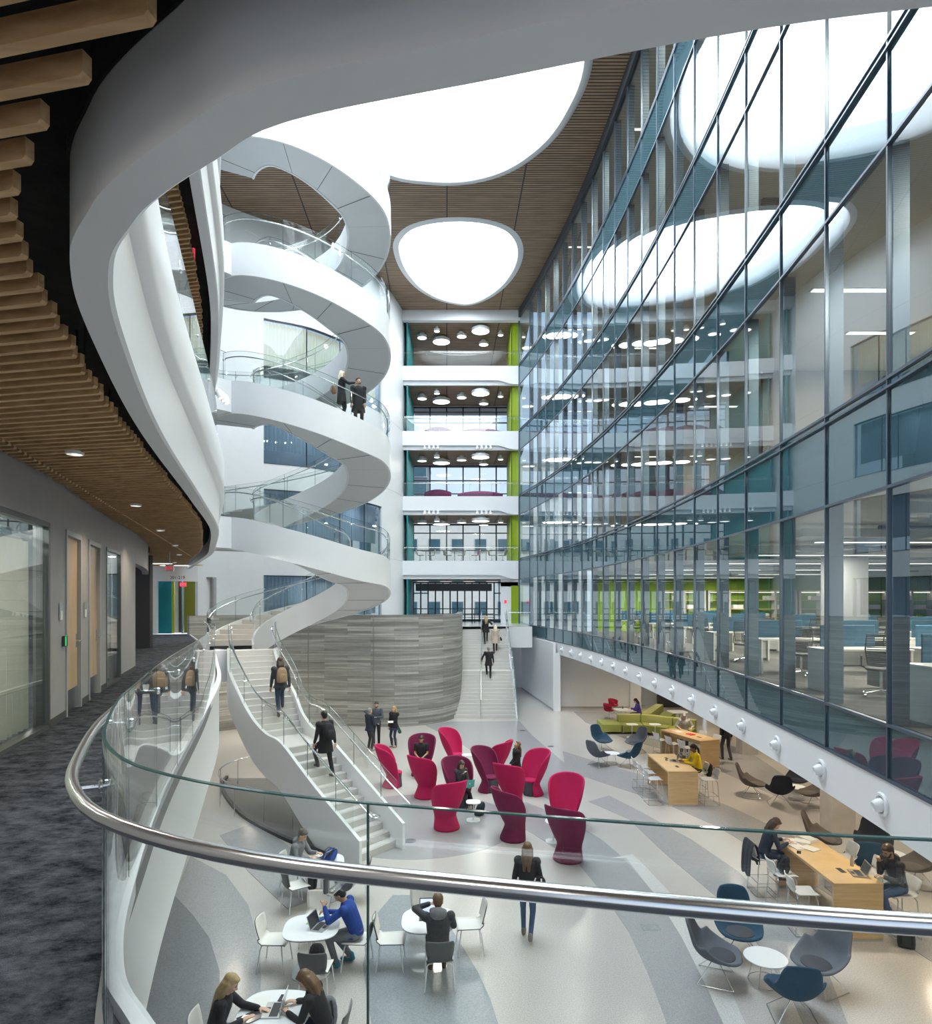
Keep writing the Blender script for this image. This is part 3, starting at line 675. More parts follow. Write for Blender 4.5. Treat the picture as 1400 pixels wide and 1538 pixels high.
# porthole down-spots in the white fascia
def porthole():
    t=thing('porthole_light','','wall light',group='round porthole lights along the white fascia')
    M=Matrix.Rotation(R(-90),3,'Y')
    a=MB(); a.lathe([(.10,-.03),(.155,-.01),(.165,.012),(.15,.03),(.12,.03),(.11,.0),(.10,-.02)],28,M=M); a.build('rim',WHITE2,t,True)
    b=MB(); b.lathe([(.0,.0),(.09,.0),(.088,.05),(.07,.10),(.055,.115),(.05,.10),(.0,.09)],24,M=M@Matrix.Rotation(R(-12),3,'Y')); b.build('nozzle',WHITE2,t,True)
    c=MB(); c.lathe([(0,-.005),(.11,-.005),(.11,.005),(0,.005)],20,M=M); c.build('recess',mat('porthole_shadow_grey',(.45,.47,.5),.6),t)
    return t
ph=porthole(); first=True
lights=[p for p in CP if p.y>5 and p.y<36]
for i,p in enumerate(lights):
    y=p.y+.12; q=Vector((cwx(y)-.025,y,3.44)); rz=-math.atan(.0086*(y-21))*-1
    lab='round white porthole light in the fascia, '+(['nearest the camera','second nearest the camera','third nearest the camera','fourth nearest the camera','fifth nearest the camera'][i] if i<5 else ('the furthest of the row' if i==len(lights)-1 else f'number {i+1} counted from the camera'))
    o=ph if first else copy_tree(ph); first=False
    o.location=q; o.rotation_euler=(0,0,math.atan(.0086*(y-21))); o['label']=lab
# ------------------------------------------------ stair ribbons
def lerp(a,b,t): return a+(b-a)*t
def ribbon(root,st,glass=(True,True),panels=8,gh=.97,rail=.82,bt=1.02,joints=(),single_steps=False,rh=None,nr=27,grange=((0,1e9),(0,1e9)),th=.07,step_name='stair_steps',soff=True,posts=True,smooth_str=0):
    # st: list of (L,R,z,tp) ; L/R Vector xy
    n=len(st)
    inw=[(s[1]-s[0]).normalized() for s in st]
    zz=[s[2] for s in st]
    if smooth_str:
        for _ in range(smooth_str): zz=[zz[0]]+[(zz[i-1]+2*zz[i]+zz[i+1])/4 for i in range(1,n-1)]+[zz[-1]]
        zz=[max(a,b[2]-.02) for a,b in zip(zz,st)]
        for _ in range(6): zz=[zz[0]]+[(zz[i-1]+2*zz[i]+zz[i+1])/4 for i in range(1,n-1)]+[zz[-1]]
    for side in(0,1):
        mb=MB(); rings=[]
        for i,(L_,R_,z,tp) in enumerate(st):
            z=zz[i]; o=(L_,R_)[side]; d=inw[i]*(1 if side==0 else -1); a=o; b=o+d*th; zb=max(.0,z-bt)
            rings.append([Vector((a.x,a.y,zb)),Vector((b.x,b.y,zb)),Vector((b.x,b.y,z+tp)),Vector((a.x,a.y,z+tp))])
        mb.loft(rings); mb.build('stringer',WHITE2,root,True,40)
    if soff:
        mb=MB()
        for i in range(n-1):
            a,b=st[i],st[i+1]; z0=max(.02,zz[i]-bt+.03); z1=max(.02,zz[i+1]-bt+.03)
            if z0<.05 and z1<.05: continue
            q=[(a[0],z0),(a[1],z0),(b[1],z1),(b[0],z1)]
            vs=[Vector((p.x,p.y,zz)) for p,zz in q]+[Vector((p.x,p.y,zz+.05)) for p,zz in q]
            mb.add(vs,[(0,1,2,3),(7,6,5,4)],1 if i in joints else 0)
        mb.build('soffit',[SOFFIT,JOINT],root,True,50)
    # steps
    zt,zb=st[0][2],st[-1][2]; rh=(zt-zb)/nr
    def pos(z,last=False):
        rngi=range(n-1)
        for i in rngi:
            if st[i][2]>=z-1e-6>=st[i+1][2]-1e-6 and st[i][2]>st[i+1][2]+1e-9:
                if st[i+1][2]<=z-1e-9 or abs(st[i+1][2]-z)<1e-6: return i+(st[i][2]-z)/(st[i][2]-st[i+1][2])
        return n-1
    def P_(u,side,d=0):
        i=min(int(u),n-2); t=u-i; p=lerp(st[i][side],st[i+1][side],t); return p
    allm=MB(); cuts=[0]+[pos(zt-rh*i) for i in range(1,nr+1)]
    # the level run before the first riser
    k0=next(i for i in range(n-1) if st[i+1][2]<st[i][2]-1e-6)
    def slab(u0,u1,z,m):
        us=[u0]+[i for i in range(int(u0)+1,int(math.ceil(u1))) if u0<i<u1]+[u1]
        top=[];
        for u in us:
            l=P_(u,0);r_=P_(u,1); d=(r_-l).normalized()*(th-.01); top.append((l+d,r_-d))
        rings=[[Vector((a.x,a.y,z)),Vector((b.x,b.y,z)),Vector((b.x,b.y,z-rh-.03)),Vector((a.x,a.y,z-rh-.03))] for a,b in top]
        m.loft(rings,m=0)
        # nosing strip at the lower edge
        a,b=top[-1]; a0,b0=P_(max(u0,u1-.22),0),P_(max(u0,u1-.22),1)
        return m
    if k0>0: slab(0,k0,zt,allm)
    for i in range(nr-1):
        m=MB() if single_steps else allm
        u0=cuts[i] if i>0 else k0; u1=cuts[i+1]
        # extend to include level parts
        slab(u0,min(n-1,u1+.0),zt-rh*(i+1),m) if False else None
        z=zt-rh*(i+1)
        ua=cuts[i] if i else k0; ub=cuts[i+1]
        slab(ua,ub,z,m)
        # riser line / tread nosing inlay
        l=P_(ub,0);r_=P_(ub,1); d=(r_-l).normalized(); f=(P_(min(n-1,ub+.01),0)-P_(max(0,ub-.01),0)); f=f.normalized() if f.length>0 else Vector((1,0,0))
        a=l+d*(th+.12);b=r_-d*(th+.12)
        m.bar((a-f*.05).to_3d()+Vector((0,0,z+.002)),(b-f*.05).to_3d()+Vector((0,0,z+.002)),.035,.006,1)
        if single_steps: m.build('step',[TREAD,RISER],root)
    if not single_steps or k0>0: allm.build(step_name,[TREAD,RISER],root)
    for side in(0,1):
        if not glass[side]: continue
        lo,hi=grange[side]; idx=[i for i in range(n) if lo<=i<=hi]; s=-1 if side else 1
        cur=[]; rl=[]
        for i in idx:
            L_,R_,z,tp=st[i]; z=zz[i]; o=(L_,R_)[side]; c_=o+inw[i]*s*th*.5; cur.append((c_,z+tp)); r_=o+inw[i]*s*(th+.05); rl.append(Vector((r_.x,r_.y,z+tp+rail)))
        m_=max(2,len(cur)//panels) if panels<len(cur) else 2
        stp=panels
        for a in range(0,len(cur)-1,stp):
            sub=cur[a:a+stp+1]
            if len(sub)<2: continue
            mb=MB(); rings=[]; er=[]
            for j,(c_,z) in enumerate(sub):
                i=idx[a+j]; d=inw[i]*.007
                rings.append([Vector((c_.x-d.x,c_.y-d.y,z-.02)),Vector((c_.x+d.x,c_.y+d.y,z-.02)),Vector((c_.x+d.x,c_.y+d.y,z+gh)),Vector((c_.x-d.x,c_.y-d.y,z+gh))])
                er.append([Vector((c_.x-d.x,c_.y-d.y,z+gh)),Vector((c_.x+d.x,c_.y+d.y,z+gh)),Vector((c_.x+d.x,c_.y+d.y,z+gh+.006)),Vector((c_.x-d.x,c_.y-d.y,z+gh+.006))])
            mb.loft(rings,m=0); mb.loft(er,m=1)
            c_,z=sub[0]; mb.tube([(c_.x,c_.y,z),(c_.x,c_.y,z+gh)],.007,4,m=1)
            mb.build('glass_panel',[BGLASS,BEDGE],root,True)
            if posts:
                pb=MB(); q=rl[a]; i=idx[a]; cc=Vector((c_.x,c_.y,q.z-.07)); pb.tube([q,q-Vector((0,0,.05)),cc],.009,6); pb.lathe([(0,-.012),(.03,-.012),(.03,.012),(0,.012)],10,cc,M=Matrix.Rotation(PI/2,3,'Y'))
                pb.build('rail_bracket',STEEL,root,True)
        mb=MB(); mb.tube(rl,.021,8); mb.build('handrail',STEEL,root,True)
SC=Vector((-6.05,24.2)); RO,RI=3.27,1.66
def circ(al,r): a=R(al); return Vector((SC.x+r*math.sin(a),SC.y-r*math.cos(a)))
def zdrop(al):   # 0..1 of a storey
    if al<=-25: return 0
    tot=(52+25)+(296-75)
    if al<=52: return (al+25)/tot
    if al<=75: return 77/tot
    return min(1,(77+al-75)/tot)
spiral=thing('spiral_staircase','tall white spiral staircase with glass balustrades winding up four storeys beside the curved wall','staircase',(0,0,0))
st=[];STEP=4
for k in range(4,0,-1):
    zt,zb=LV[k],LV[k-1]; a=-64
    while a<296: st.append((circ(a,RO),circ(a,RI),zt-(zt-zb)*zdrop(a),.03)); a+=STEP
st.append((circ(296,RO),circ(296,RI),LV[0],.03))
per=90
# one revolution at a time so the parts stay countable
for k in range(4):
    sub=st[k*per:(k+1)*per+1]
    js=[i for i in range(per) if (i*STEP-64)%28 in(0,1,2,3)]
    ribbon(spiral,sub,panels=10,joints=[],grange=((7,per-2),(0,per)),nr=26,smooth_str=12)
# soffit joints as fine dark reveals
mb=MB()
for k in range(4):
    for al in range(-50,296,28):
        i=k*per+(al+64)//STEP; L_,R_,z,_=st[i]; mb.bar(L_.to_3d()+Vector((0,0,z-1.02+.027)),R_.to_3d()+Vector((0,0,z-1.02+.027)),.018,.012)
mb.build('soffit_reveals',JOINT,spiral)
# landings that tie the spiral to each floor edge
for k in range(5):
    z=LV[k]; cpts=[circ(a,RO-.03) for a in range(-106,-30,6)]; cin=[circ(a,RI) for a in(-60,-80,-106)]
    ed=[p for p in E if 20.6<p.y<23.9]
    poly=[tuple(p)[:2] for p in ed]+[tuple(circ(a,RO-.02)) for a in range(-88,-27,6)]
    # order: edge upward, then circle from far to near
    mb=MB(); mb.prism(poly,z-1.02,z-.01); q=mb.build('landing_deck',[WHITE2],spiral)
    if k:
        a=circ(-34,RO-.04); b=at_y(E,20.95); mb=MB(); mb.bar(a.to_3d()+Vector((0,0,z+.5)),Vector((b.x,b.y,z+.5)),.014,.98,0); mb.bar(a.to_3d()+Vector((0,0,z+1.0)),Vector((b.x,b.y,z+1.0)),.014,.008,1); mb.build('glass_panel',[BGLASS,BEDGE],spiral)
# ------------------------------------------------ lower stair L2 -> ground
lo=thing('curved_lower_stair','broad curved white stair with pale treads leading down to the ground floor','staircase')
Lp=cr([(-7.72,21.3,4.5),(-7.5,20.7,4.5),(-7.2,19.95,3.9),(-6.55,19.15,3.15),(-5.75,18.3,2.25),(-4.95,17.35,2.25),(-3.72,16.1,1.15),(-2.42,14.95,.01)],.16)
Rp=cr([(-6.2,21.9,4.5),(-6.15,21.35,4.5),(-5.8,20.75,3.9),(-5.2,20.15,3.15),(-4.75,19.55,2.25),(-4.05,18.55,2.25),(-2.78,17.35,1.15),(-1.5,16.2,.01)],.16)
def resn(c_,n):
    d=[0]; 
    for a,b in zip(c_,c_[1:]): d.append(d[-1]+(b-a).length)
    out=[]
    for i in range(n):
        s=d[-1]*i/(n-1); j=max(0,min(len(c_)-2,next((k for k in range(len(d)-1) if d[k+1]>=s),len(c_)-2))); t=(s-d[j])/(d[j+1]-d[j]); out.append(c_[j].lerp(c_[j+1],t))
    return out
NE=64; Lr=resn(Lp,NE); Rr=resn(Rp,NE); es=[]
zprev=4.5
for i in range(NE):
    s=i/(NE-1)
    l,r_=Lr[i],Rr[i]
    z=min(zprev,(l.z+r_.z)/2)
    if s<.05: z=4.5
    if 4.5-z<.04: z=4.5
    if abs(z-2.25)<.09: z=2.25
    z=min(z,zprev); zprev=z
    tp=.05+.12*min(1,s/.5)+(.45*max(0,(s-.5)/.5))
    es.append((Vector((l.x,l.y)),Vector((r_.x,r_.y)),z,tp))
ribbon(lo,es,panels=9,bt=1.0,nr=27,single_steps=True,gh=.85,rail=.70,th=.09,grange=((2,NE-3),(2,NE-3)),smooth_str=60)
for side in(0,1):   # rail ends returning past the bottom newel
    p=(es[-3][side]); d=(es[-1][side]-es[-8][side]).normalized(); inn=(es[-1][1-side]-es[-1][side]).normalized()
    q=p+inn*.14; z=es[-3][2]+es[-3][3]+.70
    mb=MB(); pts=[]; base=q.to_3d()+Vector((0,0,z)); 
    for t in range(13):
        a=t/12; u=.55*a; pts.append(base+d.to_3d()*u+Vector((0,0,-.28*a)))
    for t in range(1,15):
        a=t/14*PI*1.6; pts.append(base+d.to_3d()*(.55+.10*math.sin(a))+inn.to_3d()*(.10*(1-math.cos(a)))+Vector((0,0,-.28)))
    mb.tube(pts,.021,8); mb.build('handrail_end',STEEL,lo,True)
# handrail ring below the stair
rg=thing('low_ring_rail','low curved steel handrail on posts under the white curved stair','railing')
rc=cr([(-4.6,17.5),(-5.6,18.1),(-6.7,18.7),(-7.45,19.8),(-7.6,20.9),(-7.2,21.9),(-6.2,22.7),(-5,22.9)],.2)
mb=MB(); mb.tube([p+Vector((0,0,.9)) for p in rc],.022,8); mb.build('handrail',STEEL,rg,True)
for p in resample(rc,1.1): mb=MB(); mb.tube([p,p+Vector((0,0,.88))],.014,6); mb.build('post',STEEL,rg,True)

# ------------------------------------------------ far straight stair
fs=thing('straight_stair','wide straight grey stair at the far end rising beside the board-formed concrete wall','staircase')
ss=[]
for i in range(41):
    t=i/40; y=40.3-6.5*t
    z=4.5-4.5*(t/.46)*.5 if t<.46 else (2.25 if t<.58 else 2.25*(1-(t-.58)/.42))
    ss.append((Vector((-.28-.95*t,y)),Vector((2.52+.14*t,y)),max(z,.0),.06))
ribbon(fs,ss,glass=(False,True),panels=8,bt=.45,nr=27,single_steps=True,gh=.95,rail=.8,th=.08,soff=True)
mb=MB(); pts=[Vector((.95-.2*i/40,s[0].y,s[2]+.9)) for i,s in enumerate(ss)]; mb.tube(pts,.024,8); mb.build('centre_handrail',STEEL,fs,True)
for i in range(0,41,5): mb=MB(); p=pts[i]; mb.tube([p,p-Vector((0,0,.95))],.018,6); mb.build('rail_post',STEEL,fs,True)
mb=MB(); mb.tube([Vector((s[0].x+.12,s[0].y,s[2]+.95)) for s in ss],.02,8); mb.build('wall_handrail',STEEL,fs,True)
# ------------------------------------------------ balustrades
def balustrade(label,curve,z0,z1,rz_,panel,ro=-.1,rr=.0215,cat='balustrade',group=None,first=0.,brk=True,edge=.012,rmat=STEEL):
    t=thing('glass_balustrade',label,cat,group=group)
    pts=resample(curve,.06); per=int(panel/.06); s0=int(first/.06)%per
    ks=([0] if s0 else [])+list(range(s0,len(pts)-1,per)); ks.append(len(pts)-1)
    for a,b in zip(ks,ks[1:]):
        sub=pts[a:b+1]
        if len(sub)<3: continue
        mb=MB(); sweep(mb,sub,[(-edge/2,z0),(edge/2,z0),(edge/2,z1),(-edge/2,z1)],m=0)
        sweep(mb,sub,[(-edge/2,z1),(edge/2,z1),(edge/2,z1+.004),(-edge/2,z1+.004)],m=1)
        p=sub[0]; mb.tube([Vector((p.x,p.y,z0)),Vector((p.x,p.y,z1))],edge*.3,5,m=1)
        mb.build('glass_panel',[BGLASS,BEDGE],t,True)
    rp=[Vector((p.x,p.y,rz_)) for p in off(pts,ro)]
    mb=MB(); mb.tube(rp[::2]+[rp[-1]],rr,16 if rr>.02 and z0<5 else 8); mb.build('handrail',rmat,t,True)
    if brk:
        for a in ks[:-1]:
            a=min(a+1,len(pts)-2); p=pts[a]; q=rp[a]; d=(q-Vector((p.x,p.y,rz_))).normalized()
            mb=MB(); g=Vector((p.x,p.y,rz_-.062)); mb.tube([q-Vector((0,0,.01)),q-Vector((0,0,.05)),q-Vector((0,0,.062))-d*.02,g-d*.012],.008,8)
            M=d.to_track_quat('Z','Y').to_matrix(); mb.lathe([(0,-.016),(.024,-.016),(.026,-.010),(.026,.010),(.018,.016),(0,.016)],18,g,M=M)
            mb.build('rail_bracket',STEEL,t,True)
    return t
gi=min(range(len(GL)),key=lambda i:abs(GL[i].x/GL[i].y-(527-700)/990) if GL[i].y<2.5 else 9); s_=sum((GL[i+1]-GL[i]).length for i in range(gi))
balustrade('curved clear glass balustrade with a thick steel handrail along the carpeted walkway in the foreground',GL,4.42,5.6,5.47,1.38,first=s_)
# steel shoe at the glass base
mb=MB(); sweep(mb,GL,[(-.03,4.40),(.03,4.40),(.03,4.52),(-.03,4.52)]); struct('trim',mb,mat('grey_anodised_shoe',(.16,.165,.17),.5,.3))
for k in range(1,5):
    cv=[p for p in off(E,-.02) if (p.y>3.5 and p.y<20.6)]
    balustrade(['','glass balustrade on the left edge of the second gallery, level with the third lowest bridge','glass balustrade on the left gallery one floor higher','glass balustrade on the left gallery two floors higher','glass balustrade on the topmost left gallery'][k],cv,LV[k],LV[k]+1.08,LV[k]+.93,1.9,ro=-.12,rr=.02,group='glass balustrades on the upper left galleries')
nm=['','lowest','second lowest','third lowest','topmost']
for k in range(1,5):
    cv=[Vector((-4.25+.2*i,45.08,0)) for i in range(41)]
    balustrade(f'straight glass balustrade on the {nm[k]} far bridge',cv,LV[k],LV[k]+1.05,LV[k]+.88,1.5,ro=.1,rr=.02,group='glass balustrades on the far bridges')
cv=[Vector((2.62,40.4,0)),Vector((3.2,40.4,0)),Vector((3.95,40.4,0))]
balustrade('short glass balustrade beside the top of the straight stair in front of the green door',cv,4.45,5.5,5.35,1.5,ro=.1,rr=.02)
cvk=[p for p in off(K,-.0) if p.x>-12.4]
# ------------------------------------------------ round lamps below the bridge ceilings
lampspec=[((634,510),.34,'s'),((656,497.5),.2,'s'),((663,516),.63,'l'),((693.5,508),.34,'s'),((722,498.5),.63,'l'),((726.6,520),.34,'s'),((752,506),.2,'s')]
posn=[tuple(G(a,b,24.75))[:2] for (a,b),_,_ in lampspec]
protos={}
where=['far left','back left small','centre left large','middle','centre right large','rear right','far right small']
for k in range(4,-1,-1):
    zc=25.2 if k==4 else (LV[k+1]-1.25)
    if k==0: continue
    for i,((a,b),r_,kind) in enumerate(lampspec):
        x_,y_=posn[i]
        y_=min(max(y_,46.0),49.3); lab=f'round drum lamp, {where[i]}, ceiling above the {nm[k]} far bridge'
        key=r_
        if key not in protos:
            t=thing('drum_lamp',lab,'ceiling lamp',(x_,y_,zc+.01),group='round lamps under the far bridge ceilings')
            m1=MB(); m1.lathe([(0,0),(r_*.55,0),(r_*.55,-.16),(r_,-.17),(r_,-.36),(r_*.96,-.36),(r_*.96,-.2),(0,-.2)],32); m1.build('lamp_body',WHITE2,t,True)
            m2=MB(); m2.lathe([(0,-.345),(r_*.955,-.345),(r_*.955,-.33),(0,-.33)],32); m2.build('diffuser',LAMPW,t,True)
            protos[key]=t
        else: copy_tree(protos[key],loc=(x_,y_,zc+.01),label=lab)

for o_ in [o for o in C.objects if o.name.startswith('drum_lamp')]:
    if o_.children and max(v.co.x for v in o_.children[0].data.vertices)>.6:
        l=bpy.data.lights.new('lamp_glow','AREA'); l.shape='DISK'; l.size=1.1; l.energy=70; l.color=(1,.93,.82); lo_=bpy.data.objects.new('lamp_glow',l); C.objects.link(lo_); lo_.location=(0,0,-.365); lo_.parent=o_
# ------------------------------------------------ people
def rot(v,ax,a): return Matrix.Rotation(a,3,ax)@v
def ik(a,b,l1,l2,pole):
    a=Vector(a);b=Vector(b); d=b-a; L=d.length
    if L>(l1+l2)*.995: b=a+d*((l1+l2)*.995/L); d=b-a; L=d.length
    x=(l1*l1-l2*l2+L*L)/(2*L); h=math.sqrt(max(0,l1*l1-x*x)); u=d/L; p=Vector(pole); p=p-u*p.dot(u)
    if p.length<1e-4: p=u.orthogonal()
    return a+u*x+p.normalized()*h, b
def ball(mb,c,r,n=10,M=None,sc=(1,1,1)):
    pr=[(math.sin(PI*i/(n//2+1)),-math.cos(PI*i/(n//2+1))) for i in range(n//2+2)]
    vs=[];fs=[]; m=n; c=Vector(c)
    for a,z in pr:
        for j in range(m):
            v=Vector((a*math.cos(2*PI*j/m)*sc[0],a*math.sin(2*PI*j/m)*sc[1],z*sc[2]))*r
            if M is not None: v=M@v
            vs.append(c+v)
    for i in range(len(pr)-1):
        for j in range(m): j2=(j+1)%m; fs.append((i*m+j,i*m+j2,(i+1)*m+j2,(i+1)*m+j))
    mb.add(vs,fs)
def cap(mb,a,b,ra,rb,n=10,flat=None):
    a=Vector(a);b=Vector(b); d=(b-a)
    k=5; pts=[];rs=[]
    for i in range(k+1): pts.append(a.lerp(b,i/k)); rs.append(ra+(rb-ra)*i/k)
    u=d.normalized()
    P_=[a-u*ra*.98,a-u*ra*.8]+pts+[b+u*rb*.8,b+u*rb*.98]; R_=[ra*.15,ra*.6]+rs+[rb*.6,rb*.15]
    mb.tube(P_,R_,n)
def ringstack(mb,rings,n=16):
    # rings: (centre, half_x, half_y, side vector, front vector)
    out=[]
    for c,hx,hy,s,f in rings: out.append([c+s*(hx*math.cos(2*PI*j/n))+f*(hy*math.sin(2*PI*j/n)) for j in range(n)])
    mb.loft(out)
def remesh(mb,name,mt,parent,vox=.012,sm=3,keep=None):
    me=bpy.data.meshes.new(name); me.from_pydata(mb.v,[],mb.f); bm=bmesh.new(); bm.from_mesh(me); bmesh.ops.remove_doubles(bm,verts=bm.verts,dist=1e-5); bmesh.ops.recalc_face_normals(bm,faces=bm.faces); bm.to_mesh(me); bm.free()
    o=bpy.data.objects.new('tmp',me); C.objects.link(o)
    r=o.modifiers.new('r','REMESH'); r.mode='VOXEL'; r.voxel_size=vox; r.use_smooth_shade=True
    s=o.modifiers.new('s','SMOOTH'); s.factor=.5; s.iterations=sm
    dg=bpy.context.evaluated_depsgraph_get(); m2=bpy.data.meshes.new_from_object(o.evaluated_get(dg)); bpy.data.objects.remove(o); bpy.data.meshes.remove(me)
    m2.name=name; m2.materials.clear(); m2.materials.append(mt); m2.polygons.foreach_set('use_smooth',[True]*len(m2.polygons))
    o=bpy.data.objects.new(name,m2); C.objects.link(o); o.parent=parent; return o
SKINS={'light':mat('light_skin',(.62,.38,.27),.5),'tan':mat('tan_skin',(.42,.25,.16),.5),'brown':mat('brown_skin',(.20,.11,.07),.5)}
def cloth(name,col,n=.12): return mat(name,col,.85,noise=n,nscale=25,bump=.25,bscale=30)
def hand(mb,w,f,n,side,curl=.35):
    f=Vector(f).normalized(); n=Vector(n); n=(n-f*n.dot(f)).normalized(); s=f.cross(n)*side
    for o_ in(-.026,-.009,.009,.026): cap(mb,w+s*o_*.6,w+f*.085+s*o_,.014,.012,8)
    for i,(o_,l) in enumerate(((-.030,.062),(-.010,.075),(.010,.080),(.030,.072))):
        p=w+f*.085+s*o_; d=f.copy(); 
        for k,q in enumerate((.42,.32,.26)):
            a=curl*(.7+.5*k); d=(d*math.cos(a)+n*math.sin(a)).normalized() if k else (f*math.cos(a)+n*math.sin(a)).normalized()
            p2=p+d*l*q; cap(mb,p,p2,.0095,.0088,7); p=p2
    p=w+f*.025+s*.026; d=(f*.62+s*.75+n*.2).normalized(); p2=p+d*.045; cap(mb,p,p2,.0115,.010,7); d2=(f*.9+s*.25+n*.35).normalized(); cap(mb,p2,p2+d2*.035,.010,.009,7)
def person(label,loc,h,pose='stand',ht=1.75,top=None,legs=None,hairm=None,skin='light',female=False,lean=0.,turn=0.,look=(0,0),wr=None,an=None,kn=None,seat=.45,hair='short',coat=0.,shoes=None,sleeve=True,hood=None,group=None,bulk=1.,z=0,palm=(0,0,-1),curl=.35,skirt=0,elb=None,legpole=None,boots=False,hdir=None,feet=None,beard=False):
    s=ht/1.75; sk=SKINS[skin]; t=thing('person',label,'person',loc,R(h-90),group); t.scale=(s,s,s)
    V=Vector; sit=pose=='sit'
    pel=V((0,0,.94)) if not sit else V((0,0,seat/s+.115))
    if pose=='crouch': pel=V((0,0,.6))
    if feet is None: feet=(V((-.10,.02,.085)),V((.10,.02,.085)))
    if sit and an is None: an=(V((-.11,.40,.085)),V((.11,.42,.085)))
    an=[V(a) for a in (an or feet)]
    Mx=Matrix.Rotation(-lean,3,'X'); Mz=Matrix.Rotation(turn,3,'Z'); M=Mz@Mx
    up=M@V((0,0,1)); fw=M@V((0,1,0)); sd=M@V((1,0,0))
    waist=pel+V((0,0,.12)).lerp(up*.12,.5); chest=waist+up*.26; neck=chest+up*.13
    shw=(.165 if female else .185)*bulk; shl=[chest+up*.075-sd*shw,chest+up*.075+sd*shw]
    hips=[pel+V((-.085,0,-.02)),pel+V((.085,0,-.02))]
    dfl=[V((-.24,.03,.78)),V((.24,.03,.78))] if not sit else [pel+V((-.16,.34,.12)),pel+V((.16,.34,.12))]
    wr=[V(w) if w is not None else dfl[i] for i,w in enumerate(wr or (None,None))]
    el=[];wrs=[]
    for i in(0,1):
        pole=(elb[i] if elb else V((-.6 if i==0 else .6,-.9,-.5)))
        e,w=ik(shl[i],wr[i],.285,.255,pole); el.append(e); wrs.append(w)
    kn_=[];ans=[]
    for i in(0,1):
        pole=legpole if legpole else V(((-.12 if i==0 else .12),1,.35 if sit else 0)); k,a=ik(hips[i],an[i],.43,.43,pole); kn_.append(k); ans.append(a)
    # head
    Mh=M@Matrix.Rotation(look[0],3,'Z')@Matrix.Rotation(look[1],3,'X'); hc=neck+up*.10+(Mh@V((0,.02,.055)))
    H_=lambda x,y,zz: hc+Mh@V((x,y,zz))
    b=MB()
    ball(b,H_(0,-.01,.025),.095,14,Mh,(.82,1.0,1.0)); ball(b,H_(0,.012,-.02),.08,12,Mh,(.78,.95,1.05)); ball(b,H_(0,.045,-.075),.038,10,Mh,(1.1,.9,.8))
    cap(b,H_(0,.085,.01),H_(0,.102,-.028),.010,.015,8); 
    for q in(-1,1): ball(b,H_(.078*q,-.005,-.012),.026,8,Mh,(.35,.7,1.1)); ball(b,H_(.032*q,.07,-.03),.022,8,Mh)
    ball(b,H_(0,.082,-.053),.018,8,Mh,(1.3,.5,.55))
    cap(b,neck-up*.03,H_(0,-.012,-.04),.056,.052,12)
    def torso(m,g,low,lo_w=1.):
        rr=[]
        hw=.155 if not female else .165
        if low>0: rr.append((pel-V((0,0,low)) if not sit else pel+V((0,.05,-.06)),(hw+.02)*lo_w+g,.125*lo_w+g,V((1,0,0)),V((0,1,0))))
        rr+= [(pel,hw+g,.115+g,V((1,0,0)),V((0,1,0))),(waist,(.125 if female else .142)*bulk+g,.10*bulk+g,sd,fw),(chest,(.15 if female else .168)*bulk+g,.112*bulk+g,sd,fw),(chest+up*.07,.16*bulk+g,.10+g,sd,fw),(chest+up*.115,.095+g,.07+g,sd,fw),(chest+up*.15,.05+g,.05+g,sd,fw)]
        ringstack(m,rr)
        for i in(0,1): ball(m,shl[i],.062+g,10)
    torso(b,-.008,0)
    for i in(0,1):
        cap(b,shl[i],el[i],.047,.038); cap(b,el[i],wrs[i],.037,.026)
        fd=(wrs[i]-el[i]).normalized() if hdir is None or hdir[i] is None else V(hdir[i])
        hand(b,wrs[i],fd,palm,-1 if i==0 else 1,curl)
        cap(b,hips[i],kn_[i],.078,.052); cap(b,kn_[i],ans[i],.052,.036)
        ft=V((0,.14,-.045)); 
        if ans[i].z>.16 and pose=='walk': ft=V((0,.13,-.06))
        cap(b,ans[i]-V((0,.03,.03)),ans[i]+ft,.036,.030)
    remesh(b,'body',sk,t,.0085,3)
    # top
    j=MB(); torso(j,.018 if not coat else .028,.06 if not coat else coat,1.0 if not coat else 1.15)
    for i in(0,1):
        if sleeve: cap(j,shl[i],el[i],.064,.054); cap(j,el[i],wrs[i].lerp(el[i],.06),.053,.040)
        else: cap(j,shl[i],shl[i].lerp(el[i],.6),.064,.058)
    cap(j,chest+up*.11,neck+up*.0,.066,.06)
    if hood is True:
        ball(j,chest+up*.13-fw*.075,.085,12,M,(1.25,.75,.9))
    remesh(j,'jacket' if coat or hood else 'sweater',top,t,.012,4)
    if hood and hood is not True:
        hd_=MB(); ball(hd_,chest+up*.13-fw*.085,.10,14,M,(1.35,.75,1.0)); cap(hd_,chest+up*.14+sd*.09,chest+up*.16-sd*.09,.05,.05); remesh(hd_,'hood',hood,t,.012,3)
    g=MB(); ringstack(g,[(pel-V((0,0,.05)),.168,.128,V((1,0,0)),V((0,1,0))),(pel+V((0,0,.06)),.160,.122,V((1,0,0)),V((0,1,0)))])
    for i in(0,1):
        cap(g,hips[i],kn_[i],.094 if not female else .086,.065 if not female else .058); cap(g,kn_[i],ans[i].lerp(kn_[i],.02),.064 if not female else .056,.052 if not female else .043)
    cap(g,hips[0],hips[1],.10,.10)
    if skirt: ringstack(g,[(pel-V((0,-.03,skirt)),.21,.18,V((1,0,0)),V((0,1,0))),(pel,.17,.13,V((1,0,0)),V((0,1,0)))])
    remesh(g,'trousers',legs,t,.012,4)
    sh=MB()
